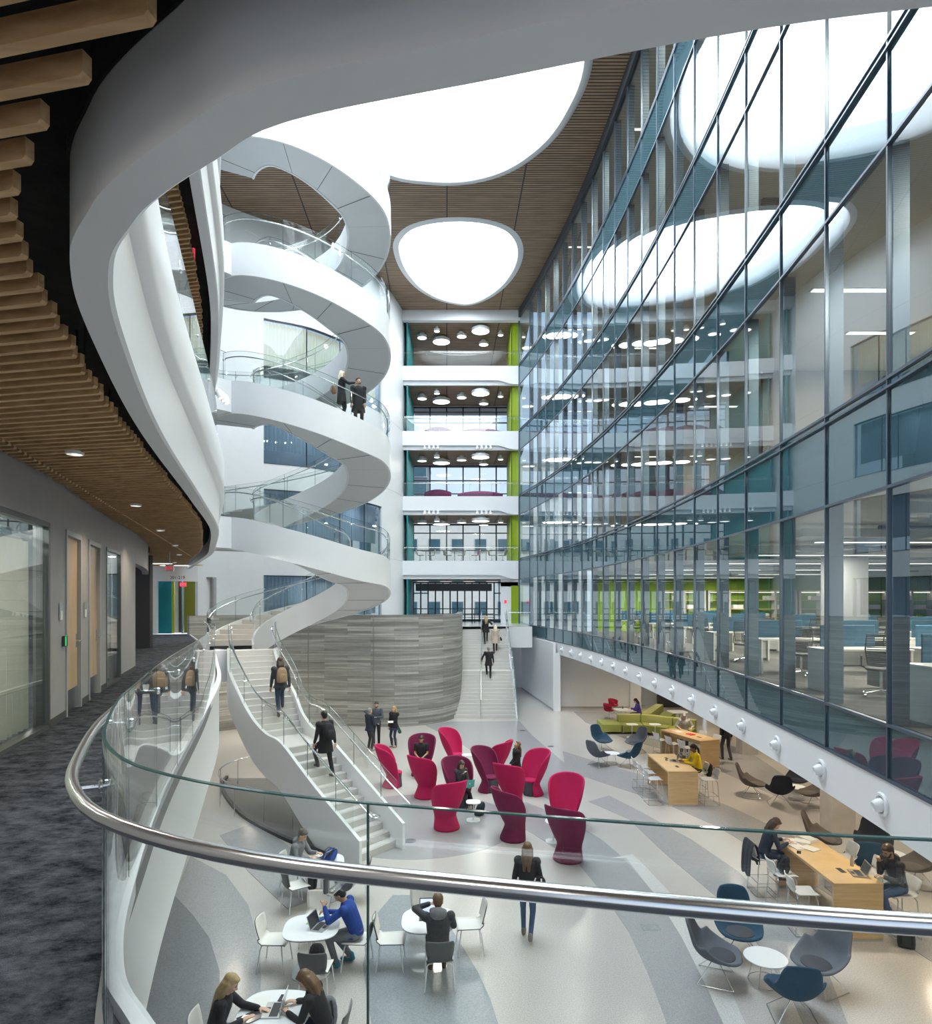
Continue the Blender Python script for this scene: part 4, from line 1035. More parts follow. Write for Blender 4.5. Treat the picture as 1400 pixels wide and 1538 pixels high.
    for i in(0,1):
        ft=V((0,.145,-.045)); 
        cap(sh,ans[i]+V((0,-.035,-.04)),ans[i]+V((0,.15,-.05)),.040,.034,10); cap(sh,ans[i]+V((0,-.02,-.02)),ans[i]+V((0,-.01,.03 if not boots else .26)),.045,.046 if not boots else .058,10)
    remesh(sh,'boots' if boots else 'shoes',shoes or mat('dark_leather',(.03,.028,.027),.5),t,.012,2)
    # hair
    hm=MB(); ball(hm,H_(0,-.028,.045),.102,14,Mh,(.86,1.0,.95)); ball(hm,H_(0,-.045,.0),.088,12,Mh,(.88,.75,1.0)); ball(hm,H_(0,.035,.085),.055,10,Mh,(1.2,1,.6))
    if hair in('long','mid'):
        L=.34 if hair=='long' else .2
        for q in(-1,1):
            cap(hm,H_(.062*q,-.03,.02),H_(.072*q,-.03,-.09),.045,.04); e=H_(.072*q,-.03,-.09); cap(hm,e,e-up*(L*.55)-fw*.03,.042,.034)
        for q in(-.05,-.02,.02,.05):
            a=H_(q,-.075,.0); c1=a-fw*.045-up*.12; cap(hm,a,c1,.05,.048); cap(hm,c1,c1-up*(L*.7)-fw*.015,.046,.022)
    if hair=='tail':
        a=H_(0,-.1,.04); c1=H_(0,-.15,-.03)-up*.05; cap(hm,a,c1,.04,.035); cap(hm,c1,c1-up*.28,.038,.02)
    if hair=='bald': hm=MB(); ball(hm,H_(0,-.04,-.0),.096,12,Mh,(.9,.8,.7))
    if beard:
        ball(hm,H_(0,.05,-.08),.04,10,Mh,(1.3,.8,.7))
        for q in(-1,1): cap(hm,H_(.062*q,.01,-.02),H_(.035*q,.055,-.075),.018,.022)
    remesh(hm,'hair',hairm,t,.011,2)
    e=MB()
    for q in(-1,1): ball(e,H_(.031*q,.073,.004),.0085,8)
    for q in(-1,1): e.bar(H_(.018*q,.083,.024),H_(.046*q,.073,.026),.006,.008)
    e.bar(H_(-.018,.0905,-.052),H_(.018,.0905,-.052),.004,.006)
    e.build('face_features',mat('face_dark_features',(.07,.035,.03),.6),t,True)
    t['joints']=0; del t['joints']
    return t,dict(wr=wrs,el=el,neck=neck,chest=chest,pel=pel,up=up,fw=fw,sd=sd,s=s)
HAIR={'black':mat('black_hair',(.012,.010,.009),.45),'dark':mat('dark_brown_hair',(.045,.026,.016),.45),'brown':mat('brown_hair',(.14,.075,.035),.45,noise=.35,nscale=30,stretch=(6,6,1)),'blond':mat('blond_hair',(.42,.30,.15),.45,noise=.3,nscale=30,stretch=(6,6,1)),'platinum':mat('platinum_hair',(.72,.66,.52),.45),'grey':mat('grey_hair',(.3,.29,.28),.5)}
BLK=cloth('black_wool',(.014,.014,.017)); CHAR=cloth('charcoal_cotton',(.045,.048,.055)); NAVY=cloth('navy_wool',(.02,.03,.055)); JEAN=cloth('blue_denim',(.06,.11,.22)); DJEAN=cloth('dark_denim',(.03,.045,.09)); GREYC=cloth('grey_jersey',(.20,.215,.235)); LGREY=cloth('light_grey_jersey',(.42,.41,.40)); BLUEJ=cloth('royal_blue_nylon',(.01,.05,.28)); YEL=cloth('yellow_jersey',(.75,.52,.01)); PURP=cloth('purple_jersey',(.10,.05,.35)); BEIGEC=cloth('beige_coat_wool',(.55,.47,.38)); TAUPE=cloth('taupe_suede',(.30,.22,.16)); DGREEN=cloth('dark_green_cotton',(.03,.16,.10)); KHAKI=cloth('slate_trouser_cotton',(.17,.19,.21))
# ------------------------------------------------ furniture
def face(h): return R(h-90)     # heading in degrees from +X; models face local +Y
def solid(o,th,lv=1,moff=0,off_=0.):
    m=o.modifiers.new('solid','SOLIDIFY'); m.thickness=th; m.offset=off_; m.material_offset=moff; m.use_even_offset=False
    if lv: s=o.modifiers.new('sub','SUBSURF'); s.levels=lv; s.render_levels=lv
    return o
def intp(tab,x):
    for (a,va),(b,vb) in zip(tab,tab[1:]):
        if x<=b:
            t=(x-a)/(b-a); t=t*t*(3-2*t) if len(tab)<0 else t
            return va+(vb-va)*t
    return tab[-1][1]
def grid(mb,f,nu,nv,m=0):
    vs=[f(-1+2*i/nu,j/nv) for j in range(nv+1) for i in range(nu+1)]
    mb.add(vs,[(j*(nu+1)+i,j*(nu+1)+i+1,(j+1)*(nu+1)+i+1,(j+1)*(nu+1)+i) for j in range(nv) for i in range(nu)],m)
MAG=mat('magenta_wool_upholstery',(.46,.003,.085),.8,noise=.08,nscale=60,bump=.15,bscale=300); MAR=mat('maroon_wool_upholstery',(.155,.004,.05),.8,noise=.08,nscale=60,bump=.15,bscale=300); CHG=mat('charcoal_seat_upholstery',(.07,.07,.085),.85)
def egg(fab,label,loc,h):
    t=thing('cocoon_chair',label,'armchair',loc,face(h),'high-backed cocoon armchairs in the middle of the floor')
    rad=[(0,.34),(.12,.315),(.28,.275),(.38,.275),(.6,.36),(.85,.425),(1.1,.465),(1.3,.485),(1.42,.49)]
    pm=[(0,128),(.28,122),(.42,108),(.6,106),(.8,108),(1.0,100)]
    cyo=[(0,-.05),(.2,.0),(.38,.05),(.6,.01),(.9,-.07),(1.2,-.13),(1.42,-.17)]
    def f(u,v):
        h=1.38-.17*u*u-.20*abs(u)**9; z=h*v; ph=R(intp(pm,v))*u; r=intp(rad,z); return Vector((r*math.sin(ph),-r*.95*math.cos(ph)+intp(cyo,z)+.04,z))
    mb=MB(); grid(mb,f,20,18); s=solid(mb.build('shell',fab,t,True,80),.055,1)
    mb=MB(); ring=lambda r,z,y=0:[Vector((r*math.sin(2*PI*j/24),r*.9*math.cos(2*PI*j/24)+y+.095,z)) for j in range(24)]
    mb.loft([ring(.225,.004),ring(.235,.03),ring(.215,.3),ring(.228,.40),ring(.21,.425)]); mb.build('seat_base',CHG,t,True,50)
    mb=MB(); mb.loft([ring(.215,.42),ring(.235,.44),ring(.24,.47),ring(.21,.495),ring(.09,.50)]); mb.build('seat_cushion',fab,t,True,60)
    mb=MB(); mb.tube([f(0,v/20)+Vector((0,-.029,0)) for v in range(0,12)],.004,5); mb.build('seam',CHG,t)
    return t
eggs=[(590,1183,10,MAG,'magenta cocoon armchair furthest left, turned to the right, nearest the foot of the white stair'),
(633,1167,-95,MAR,'dark maroon cocoon armchair in which the man in a black t-shirt sits'),
(639,1199,48,MAG,'magenta cocoon armchair with its back turned, just in front of the man in black t-shirt'),
(682,1153,-30,MAG,'magenta cocoon armchair at the back of the cluster, open to the right'),
(690,1212,-62,MAR,'dark maroon cocoon armchair holding the woman with a laptop on her lap'),
(734,1190,-38,MAR,'empty dark maroon cocoon armchair with grey seat front, in the middle of the cluster'),
(745,1172,150,MAG,'magenta cocoon armchair mostly hidden behind the empty maroon one'),
(800,1195,-146,MAG,'magenta cocoon armchair open to the left, right behind the standing woman in black'),
(768,1213,55,MAG,'magenta cocoon armchair with its back turned, between the maroon ones'),
(671,1246,122,MAG,'magenta cocoon armchair nearest left, beside the small white table'),
(771,1262,30,MAR,'dark maroon cocoon armchair with its back turned, front middle of the cluster'),
(849,1246,-112,MAG,'magenta cocoon armchair facing the camera at the right end of the cluster'),
(853,1293,52,MAR,'dark maroon cocoon armchair nearest the camera, back turned')]
for px,py,h,m_,lab in eggs: egg(m_,lab,G(px,py-2),h)
LB=mat('petrol_blue_wool',(.018,.065,.12),.85,noise=.12,nscale=80,bump=.15,bscale=300); LG=mat('slate_grey_wool',(.12,.135,.165),.85,noise=.12,nscale=80,bump=.15,bscale=300); LBR=mat('brown_grey_wool',(.10,.085,.075),.85,noise=.12,nscale=80); LBK=mat('blue_black_wool',(.012,.016,.028),.85,noise=.1,nscale=80)
def lounge(fab,label,loc,h,group):
    t=thing('lounge_chair',label,'armchair',loc,face(h),group)
    cy=[(0,.40),(.1,.36),(.25,.22),(.42,.02),(.55,-.16),(.64,-.26),(.72,-.33),(.82,-.38),(1,-.46)]
    cz=[(0,.405),(.1,.385),(.25,.345),(.42,.33),(.55,.36),(.64,.43),(.72,.53),(.82,.72),(1,1.0)]
    w=[(0,.15),(.06,.24),(.15,.315),(.3,.375),(.45,.405),(.56,.405),(.63,.395),(.69,.36),(.75,.32),(.82,.29),(.93,.27),(1,.21)]
    lz=[(0,.02),(.15,.06),(.3,.12),(.45,.20),(.56,.255),(.63,.24),(.69,.13),(.75,.04),(.82,.01),(1,-.03)]
    ly=[(0,-.03),(.3,0),(.5,.03),(.63,.09),(.72,.10),(.82,.06),(1,.04)]
    def f(u,v): e=abs(u)**2.2; return Vector((intp(w,v)*u,intp(cy,v)+intp(ly,v)*e,intp(cz,v)+intp(lz,v)*e))
    mb=MB(); grid(mb,f,12,24); solid(mb.build('shell',fab,t,True,80),.05,1)
    mb=MB(); mb.lathe([(0,0),(.20,0),(.235,.02),(.23,.045),(.18,.06),(0,.066)],24); M=Matrix.Translation((0,.10,.37))@Matrix.Rotation(R(-3),4,'X')@Matrix.Diagonal((1,.88,1,1)); mb.xf(M); mb.build('seat_cushion',mat('slate_cushion_fabric',(.055,.06,.075),.8) if fab in(LB,LG) else fab,t,True,50)
    mb=MB()
    for sx in(-1,1):
        for sy in(-1,1): mb.tube([(sx*.05,sy*.05,.31),(sx*.30,sy*.27+.0,.012)],.0075,6)
        mb.tube([(sx*.30,-.27,.012),(sx*.30,.27,.012)],.0075,6)
    mb.tube([(-.05,0,.31),(.05,0,.31)],.02,6); mb.build('wire_base',STEEL,t,True); return t
def coffee(label,loc,r_=.33,z=.42,group=None):
    t=thing('coffee_table',label,'table',loc,0,group)
    mb=MB(); mb.lathe([(0,z-.022),(r_-.01,z-.022),(r_,z-.011),(r_-.004,z),(0,z)],40); mb.build('tabletop',WHITE2,t,True)
    mb=MB(); 
    for a in(45,135,225,315):
        c_,s_=math.cos(R(a)),math.sin(R(a)); mb.tube([(c_*r_*.55,s_*r_*.55,z-.03),(c_*r_*.8,s_*r_*.8,.01)],.008,6)
    mb.tube([(math.cos(2*PI*j/24)*r_*.78,math.sin(2*PI*j/24)*r_*.78,.035) for j in range(24)],.006,6,closed=True); mb.build('wire_base',STEEL,t,True); return t
gA='blue and grey lounge chairs around the far coffee table'; gB='brown and black lounge chairs under the fascia'; gC='lounge chairs beside the long timber table'; gD='blue and grey lounge chairs around the nearest coffee table'
A=G(917,1148); 
lounge(LB,'petrol blue lounge chair facing the camera, far left of the far coffee table',G(904,1127),-58,gA); lounge(LG,'slate grey lounge chair with its back turned, left of the far coffee table',G(899,1150),35,gA)
lounge(LG,'slate grey lounge chair facing left, behind the far coffee table on its right',G(955,1130),-150,gA); lounge(LB,'petrol blue lounge chair with back to camera, right of the far coffee table',G(945,1152),132,gA); coffee('low round white coffee table between the far blue and grey lounge chairs',A,group='low round coffee tables')
lounge(LBR,'brown-grey lounge chair facing right beside the low fascia, nearest the walking person',G(1129,1196),-25,gB); lounge(LBK,'blue-black lounge chair with its back to the camera, next to the brown one',G(1171,1209),74,gB); lounge(LBK,'blue-black lounge chair half hidden behind the fascia, facing left',G(1200,1190),-150,gB); lounge(LBR,'brown-grey lounge chair whose back is cut off by the fascia',G(1222,1212),165,gB)
coffee('low round white table glimpsed between black lounge chairs under the fascia',G(1196,1202),.28,group='low round coffee tables')
lounge(LBR,'tall brown-grey lounge chair behind the long timber table, facing right',G(1236,1285),-32,gC); lounge(LBK,'black lounge chair tucked under the fascia beyond the man in leather jacket',(9.45,15.3,0),-125,gC); lounge(LB,'dark blue lounge chair behind the man in the leather jacket, back turned',G(1296,1322),76,gC); lounge(LBR,'brown lounge chair cut by the fascia at the right edge',G(1378,1330),170,gC); coffee('low round white table by the right edge behind the dark chair',G(1340,1310),.28,group='low round coffee tables')
lounge(LG,'slate grey lounge chair on the left of the nearest coffee table',(4.02,10.62,0),-22,gD); lounge(LB,'petrol blue lounge chair facing the camera behind the nearest coffee table',(4.72,11.42,0),-98,gD); lounge(LG,'large slate grey lounge chair facing left, right of nearest coffee table',(5.58,10.38,0),-155,gD); lounge(LB,'petrol blue lounge chair nearest the camera with its back turned',(4.78,9.62,0),80,gD); coffee('low round white coffee table nearest the camera between four lounge chairs',(4.77,10.5,0),.33,group='low round coffee tables')
# ---- side tables
def squircle(r,n=40,e=.42,sx=1.,sy=1.): return [(sx*r*math.copysign(abs(math.cos(2*PI*j/n))**e,math.cos(2*PI*j/n)),sy*r*math.copysign(abs(math.sin(2*PI*j/n))**e,math.sin(2*PI*j/n))) for j in range(n)]
def side_table(label,loc,r_=.2,z=.52,rz=0.):
    t=thing('side_table',label,'table',loc,rz,'small white side tables'); mb=MB(); mb.prism(squircle(r_,e=.62),z-.018,z); mb.build('tabletop',WHITE2,t)
    mb=MB(); mb.tube([(0,0,.01),(0,0,z-.01)],.014,10); mb.build('column',WHITE2,t,True); mb=MB(); mb.prism(squircle(r_*.95,e=.62),0,.014); mb.build('base_plate',WHITE2,t); return t
side_table('small white side table in front of the woman with the laptop, in the cluster',G(711,1232)); side_table('small white side table glimpsed between maroon chairs at the right end of the cluster',G(831,1264)); side_table('small white side table behind the maroon chair, far side of the cluster',G(702,1155))
side_table('small white side table in front of green sofa, left of the two',G(949.5,1108),.25,.60); side_table('small white side table at the green sofa, beside the far timber table',G(984,1108),.25,.60)
# ---- cafe chairs
STO_IN=mat('pale_stool_seat',(.72,.72,.71),.4); SHIN=mat('white_shell_plastic',(.78,.77,.74),.35); SHOUT=mat('grey_shell_back',(.10,.105,.11),.5)
def shell_grid(mb,seat,hw=.225,hb=.42,sx=1.):
    cy=[(0,.24),(.06,.235),(.45,-.14),(.55,-.20),(.65,-.225),(1,-.29)]; cz=[(0,-.035),(.06,-.005),(.45,-.015),(.55,.02),(.65,.10),(1,hb)]
    w=[(0,hw*.9),(.1,hw),(.5,hw*.93),(.6,hw*.86),(.8,hw*.98),(.95,hw),(1,hw*.93)]
    def f(u,v): e=u*u; return Vector((intp(w,v)*u,intp(cy,v)+(.045*e if v>.6 else 0),seat+intp(cz,v)+(.02*e if v<.5 else .03*e*(v<.62))))
    grid(mb,f,8,22)
def cafe_chair(label,loc,h,group='white shell café chairs',outer=None,seat=.45,stool=False):
    t=thing('bar_stool' if stool else 'cafe_chair',label,'stool' if stool else 'chair',loc,face(h),group)
    mb=MB(); shell_grid(mb,seat,.225 if not stool else .2,.37 if not stool else .30); o=mb.build('shell',[outer or SHOUT,SHIN] if not stool else [STO_IN,outer],t,True,80); solid(o,-.014,0,moff=1)
    for sx in(-1,1):
        for sy,yy in((1,.17),(-1,-.14)):
            mb=MB(); mb.tube([(sx*.10,yy,seat-.028),(sx*.17,yy+sy*.01,seat-.03),(sx*.20,yy+sy*.02,seat-.06),(sx*(.24),yy+sy*.07,.008)],.0105,8); mb.build('leg',WHITE2 if not stool else STEEL,t,True)
    if stool:
        mb=MB(); z=.28; c4=[(sx*.225,yy,z) for sx,yy in((-1,-.18),(1,-.18),(1,.22),(-1,.22))]; mb.tube(c4,.0085,6,closed=True)
        mb.tube([(x_,y_,.012) for x_,y_ in((-.24,-.21),(.24,-.21),(.24,.24),(-.24,.24))],.0085,6,closed=True); mb.build('footrest',STEEL,t,True)
    return t
def cafe_table(label,loc,rz=0.,r_=.45,z=.73):
    t=thing('cafe_table',label,'table',loc,rz,'white squarish café tables'); mb=MB(); mb.prism(squircle(r_,48,.66),z-.014,z,0); mb.prism(squircle(r_-.006,48,.66),z-.026,z-.014,1); mb.build('tabletop',[WHITE2,CHG],t)
    mb=MB(); 
    for q in(-.035,.035): mb.tube([(q,0,.01),(q,0,z-.02)],.02,12)
    mb.build('column',STEEL,t,True); mb=MB(); mb.prism(squircle(.31,40,.66),0,.012); mb.build('base_plate',mat('polished_white_steel',(.7,.74,.76),.12,.6),t); return t
T1=Vector((-2.93,13.55,0)); T2=Vector((-2.54,10.84,0)); T3=Vector((-.63,11.08,0)); T4=Vector((-2.5,8.62,0))
cafe_table('white café table at the foot of the stair with a blue bag on it',T1,.2,.42); cafe_table('white café table with open laptop and green folder, where the blue-jacket person sits',T2,.1); cafe_table('white café table in front of the man in the grey hood, laptop screen lit',T3,.05); cafe_table('white café table at the bottom edge shared by two women',T4,.0,.47)
cafe_chair('empty white café chair on the left of the table with green folder',(-3.2,10.98,0),-2); cafe_chair('empty white café chair behind the table with green folder',(-2.68,11.75,0),-92); cafe_chair('white café chair in which the person in the blue jacket sits',(-1.80,11.0,0),178); cafe_chair('café chair seen from behind, dark backpack on its seat',(-2.30,10.12,0),88)
cafe_chair('empty white café chair left of the man in the grey hood',(-1.27,11.0,0),2); cafe_chair('empty white café chair right of the man in the grey hood',(.08,11.5,0),186); cafe_chair('white café chair on the far side of the lit-laptop table',(-.82,11.85,0),-95); cafe_chair('grey-backed café chair in which the man with the grey hood sits',(-.42,10.45,0),94)
cafe_chair('empty white café chair in front of the table with the blue bag',(-3.38,13.05,0),35); cafe_chair('white café chair under the man in the grey hooded sweatshirt',(-3.62,13.75,0),-8); cafe_chair('white café chair to the right of the blue-bag table, next to the stair end',(-2.22,13.45,0),188)
cafe_chair('café chair under the brown-haired woman at the bottom edge',(-1.78,8.55,0),176); cafe_chair('café chair under the blonde woman at the bottom edge',(-3.25,8.45,0),5)
# ---- timber high tables and stools
def high_table(label,c,rz,Lx,Ly,z=1.04):
    t=thing('timber_high_table',label,'table',c,rz,'pale timber high tables'); mb=MB(); mb.box((0,0,z-.025),(Lx,Ly,.05)); mb.build('tabletop',TABLEW,t)
    for s in(-1,1):
        mb=MB(); mb.box((0,s*(Ly/2-.03),(z-.05+.05)/2),(Lx-.002,.058,z-.052-.05)); mb.build('end_panel',TABLEW,t); mb=MB(); mb.box((0,s*(Ly/2-.03),.025),(Lx-.01,.05,.05)); mb.build('plinth',STEEL,t)
    mb=MB(); mb.box((0,0,z-.16),(.04,Ly-.12,.2)); mb.build('modesty_rail',TABLEW,t)
    for q in(-.25,.22): mb=MB(); mb.box((0,q*Ly,z+.002),(.10,.22,.006)); mb.box((0,q*Ly,z+.006),(.055,.17,.004),m=1); mb.build('power_outlet',[STEEL,TEXTD],t)
    return t
HT1=Vector((7.02,12.9,0)); HT2=Vector((6.42,20.6,0)); HT3=Vector((8.41,24.88,0))
high_table('pale timber high table nearest the camera, with papers and the laptop user',HT1,0,.88,2.25); high_table('pale timber high table where the person in yellow works',HT2,0,.88,2.25); high_table('pale timber high table furthest back, behind the one with the person in yellow',HT3,R(21),.85,2.3)
STO=mat('pale_grey_stool_shell',(.50,.51,.52),.4)
sg='pale bar stools at the timber high tables'
cafe_chair('bar stool with dark coat over its back, under the woman writing',(6.18,13.75,0),0,sg,STO,.74,True); cafe_chair('pale bar stool holding a black bag at the nearest timber table',(6.2,12.95,0),0,sg,STO,.74,True); cafe_chair('empty pale bar stool nearest the camera on the left of the nearest timber table',(6.2,12.15,0),-5,sg,STO,.74,True)
cafe_chair('bar stool under the man in the black leather jacket',(7.95,12.05,0),182,sg,STO,.74,True); cafe_chair('pale bar stool on the far side of the nearest timber table, middle one',(7.9,12.95,0),180,sg,STO,.74,True); cafe_chair('pale bar stool on the far side of the nearest timber table, furthest one',(7.85,13.75,0),180,sg,STO,.74,True)
for i,yy in enumerate((21.2,20.5,19.8)): cafe_chair(f'empty pale bar stool, {["furthest","middle","nearest"][i]} of three left of the yellow-topped person',(5.62,yy,0),2,sg,STO,.74,True)
cafe_chair('bar stool under the person in yellow with a bag hung on it',(7.25,20.5,0),180,sg,STO,.74,True); cafe_chair('empty pale bar stool at the near right corner of the yellow person\'s table',(7.3,19.75,0),180,sg,STO,.74,True)
for i in range(3):
    p=HT3+Vector((-.78,0,0))+Vector((-.2,.0,0)); q=Vector((-.72,.72-.72*i,0)); q=Matrix.Rotation(R(21),3,'Z')@q
    cafe_chair(f'pale bar stool at the furthest timber table, {["left","middle","right"][i]} of its front three',HT3+q,21,sg,STO,.74,True)
for i in range(2):
    q=Matrix.Rotation(R(21),3,'Z')@Vector((.72,.35-.8*i,0)); cafe_chair(f'pale bar stool behind the furthest timber table, {["left","right"][i]} one',HT3+q,201,sg,STO,.74,True)
# ---- green sectional sofa
SG1=mat('olive_green_upholstery',(.27,.295,.065),.75,noise=.06,nscale=40); SG2=mat('pale_olive_upholstery',(.37,.385,.14),.75,noise=.06,nscale=40)
t=thing('sectional_sofa','long angular olive green sectional sofa with low backs under the glass wall','sofa')
def block(nm,poly,z0,z1,m_):
    mb=MB(); mb.prism(poly,z0,z1); o=mb.build(nm,m_,t); b=o.modifiers.new('b','BEVEL'); b.width=.03; b.segments=3; b.limit_method='ANGLE'; return o
block('ottoman',[(6.2,29.95),(7.08,29.95),(7.08,31.25),(6.2,31.25)],.10,.45,SG1)
block('seat',[(7.1,29.95),(8.05,29.95),(8.15,30.75),(7.1,30.75)],.10,.43,SG1); block('seat',[(8.07,29.95),(8.9,29.25),(9.35,29.9),(8.17,30.75)],.10,.43,SG1); block('seat',[(8.92,29.23),(9.8,28.6),(10.2,29.2),(9.37,29.9)],.10,.43,SG1)
block('backrest',[(7.1,30.77),(8.15,30.77),(8.25,31.1),(7.1,31.1)],.10,.76,SG2); block('backrest',[(8.17,30.77),(9.37,29.92),(9.55,30.2),(8.28,31.1)],.10,.76,SG2)
block('backrest',[(9.39,29.92),(10.2,29.3),(10.35,29.55),(9.57,30.2)],.10,.76,SG2)
block('backrest',[(8.3,31.15),(8.7,31.0),(10.1,33.7),(9.75,33.9)],.10,.78,SG2); block('seat',[(8.72,31.0),(9.25,30.8),(10.65,33.4),(10.12,33.7)],.10,.43,SG1); block('seat',[(8.15,31.9),(8.62,31.75),(9.72,33.9),(9.15,34.2)],.10,.43,SG1)
for x_,y_ in((6.3,30.05),(7.0,30.05),(6.3,31.15),(7.2,30.05),(8.0,30.05),(8.85,29.4),(9.75,28.7)): mb=MB(); mb.tube([(x_,y_,0),(x_,y_,.11)],.02,8); mb.build('foot',STEEL,t,True)
# square-ish white tables and red tub chairs
def ped_table(label,loc,r_=.52,z=.74,rz=0):
    t=thing('pedestal_table',label,'table',loc,rz,'white tables by the green sofa'); mb=MB(); mb.prism(squircle(r_,48,.5),z-.03,z); mb.build('tabletop',WHITE2,t); mb=MB()
    for q in(-.12,.12): mb.tube([(q,0,0),(q,0,z-.02)],.025,10)
    mb.box((0,0,.012),(.5,.4,.024)); mb.build('pedestal',STEEL,t,True); return t
ped_table('white table between the red tub chairs and the person in purple',(7.72,32.35,0),.42,rz=.2); ped_table('white table behind the person in the pale grey sweater',(10.2,31.8,0),.42,rz=.2)
RED=mat('red_tub_fabric',(.36,.008,.04),.8)
def tub(label,loc,h):
    t=thing('tub_chair',label,'armchair',loc,face(h),'red tub chairs'); mb=MB()
    def f(u,v):
        a=R(120)*u; zz=.42+.36*v-.12*v*abs(u)**2; r=.24+.05*v; return Vector((r*math.sin(a),-r*math.cos(a),zz))
    grid(mb,f,14,6); solid(mb.build('backrest',RED,t,True,80),.05,1); mb=MB(); mb.lathe([(0,.38),(.2,.38),(.25,.42),(.24,.47),(0,.49)],20); mb.build('seat',RED,t,True,50); mb=MB(); mb.tube([(0,0,.02),(0,0,.4)],.03,8); mb.lathe([(0,0),(.22,0),(.2,.02),(0,.03)],20); mb.build('pedestal',STEEL,t,True); return t
tub('red tub chair, nearer one by the table of the person in purple',G(915,1079),-15); tub('red tub chair, further one by the table of the person in purple',G(922,1071),-35)
# ---- laptops, papers, bags
ALU=mat('laptop_aluminium',(.55,.56,.58),.3,.8); KEYS=mat('laptop_keys',(.03,.03,.035),.5); SCR=mat('lit_laptop_screen',(.5,.55,.65),.3,emit=(.75,.82,1),estr=.7); SCRD=mat('dark_glossy_screen',(.05,.05,.06),.12)
def laptop(label,loc,h,w=.34,ang=105,scr=None,body=None,group='open laptops'):
    # heading = direction the user looks
    t=thing('laptop',label,'laptop',loc,face(h),group); d=w*.68; mb=MB(); mb.box((0,0,.008),(w,d,.014)); mb.box((0,.03,.0155),(w*.86,d*.48,.002),m=1); mb.box((0,-d*.3,.0155),(w*.32,d*.26,.001),m=2); mb.build('keyboard_base',[body or ALU,KEYS,CHG],t)
    a=R(ang-90); q=MB(); M=Matrix.Translation((0,d/2,.012))@Matrix.Rotation(-a,4,'X'); q.box((0,0,d/2),(w,.008,d)); q.xf(M); q.build('lid',body or ALU,t); q=MB(); q.box((0,-.0048,d/2),(w*.93,.001,d*.88)); 
    q.box((0,.0046,d/2),(.035,.001,.04),m=1); q.xf(M); q.build('screen',[scr or SCRD,SIGNW],t); return t
def flat(name,label,cat,loc,h,w,d,th,m_,group=None):
    mb=MB(); mb.box((0,0,th/2),(w,d,th)); o=mb.build(name,m_); o.location=loc; o.rotation_euler=(0,0,face(h)); tag(o,label,cat,group); return o
def backpack(label,loc,h,col,sc=1.,tilt=0,cat='bag',strap=None,name='backpack'):
    t=thing(name,label,cat,loc,face(h)); t.scale=(sc,)*3; mb=MB(); n=20
    rr=[]; 
    for z,a,b in((0,.10,.05),(.01,.14,.085),(.1,.155,.10),(.25,.15,.095),(.36,.13,.075),(.42,.09,.05),(.44,.04,.02)): rr.append([Vector((a*math.copysign(abs(math.cos(2*PI*j/n))**.7,math.cos(2*PI*j/n)),b*math.copysign(abs(math.sin(2*PI*j/n))**.7,math.sin(2*PI*j/n))-.12*z,z)) for j in range(n)])
    M=Matrix.Rotation(tilt,4,'X'); mb.loft(rr); mb.xf(M); mb.build('main_pack',col,t,True,60)
    mb=MB(); rr=[[Vector((v.x*.75,v.y*.5+.085,v.z*.55+.03)) for v in r_] for r_ in rr]; mb.loft(rr); mb.xf(M); mb.build('front_pocket',col,t,True,60)
    for sx in(-1,1): mb=MB(); mb.tube([(sx*.06,-.10,.40),(sx*.08,-.17,.33),(sx*.09,-.19,.2),(sx*.09,-.12,.04)],.016,6,sy=.4); mb.xf(M); mb.build('strap',strap or BLK,t,True)
    return t
ONT=lambda c,x,y,z:(c.x+x,c.y+y,z)
laptop('silver laptop open on the table with the green folder',ONT(T2,.16,-.02,.731),165,.32,108); flat('folder','bright green folder under the phone on the café table','folder',ONT(T2,.02,.20,.731),80,.22,.28,.006,mat('green_folder',(.28,.62,.14),.5)); 
flat('notebook','blue notebook standing by the laptop on the green folder','book',ONT(T2,.10,.20,.7375),60,.07,.2,.02,mat('blue_cover',(.02,.10,.45),.4))
laptop('laptop with lit screen in front of the man in the grey hood',ONT(T3,.02,.08,.731),92,.36,104,SCR,KEYS)
laptop('open silver laptop with a dark sticker between the two women',ONT(T4,-.02,.0,.731),0+2,.34,100); flat('smartphone','black phone lying beside the silver laptop, bottom table','phone',ONT(T4,.02,.27,.731),85,.075,.15,.009,SCRD); flat('notebook','open white notebook under the blonde woman\'s hand','book',ONT(T4,-.22,.16,.731),15,.3,.22,.008,SIGNW); flat('tablet','dark tablet in the hand of the blonde woman','tablet',ONT(T4,-.28,-.16,.735),40,.2,.27,.009,SCRD)
backpack('blue bag lying on the café table by the stair',ONT(T1,.06,-.06,.735),70,cloth('blue_nylon_bag',(.015,.05,.24)),.85,R(-72)); laptop('laptop behind the blue bag on the table by the stair',ONT(T1,-.02,.16,.731),-30,.33,115); flat('red_folder','red folder under the papers by the blue bag','folder',ONT(T1,-.24,-.02,.731),60,.22,.3,.006,mat('red_cover',(.6,.02,.03),.5)); flat('paper_sheet','white sheet of paper on the red folder','paper',ONT(T1,-.2,.05,.738),50,.21,.28,.002,SIGNW)
backpack('black backpack sitting on the café chair seen from behind',(-2.30,10.2,.46),90,cloth('black_nylon_bag',(.012,.012,.014)),.8); backpack('grey backpack on the floor behind the brown-haired woman',(-2.0,9.5,0),100,cloth('grey_nylon_bag',(.16,.17,.19)),.95)
laptop('gold laptop in front of the man in the leather jacket',ONT(HT1,.20,-.72,1.046),-12,.33,112,SCRD,mat('gold_aluminium',(.6,.5,.36),.3,.7)); 
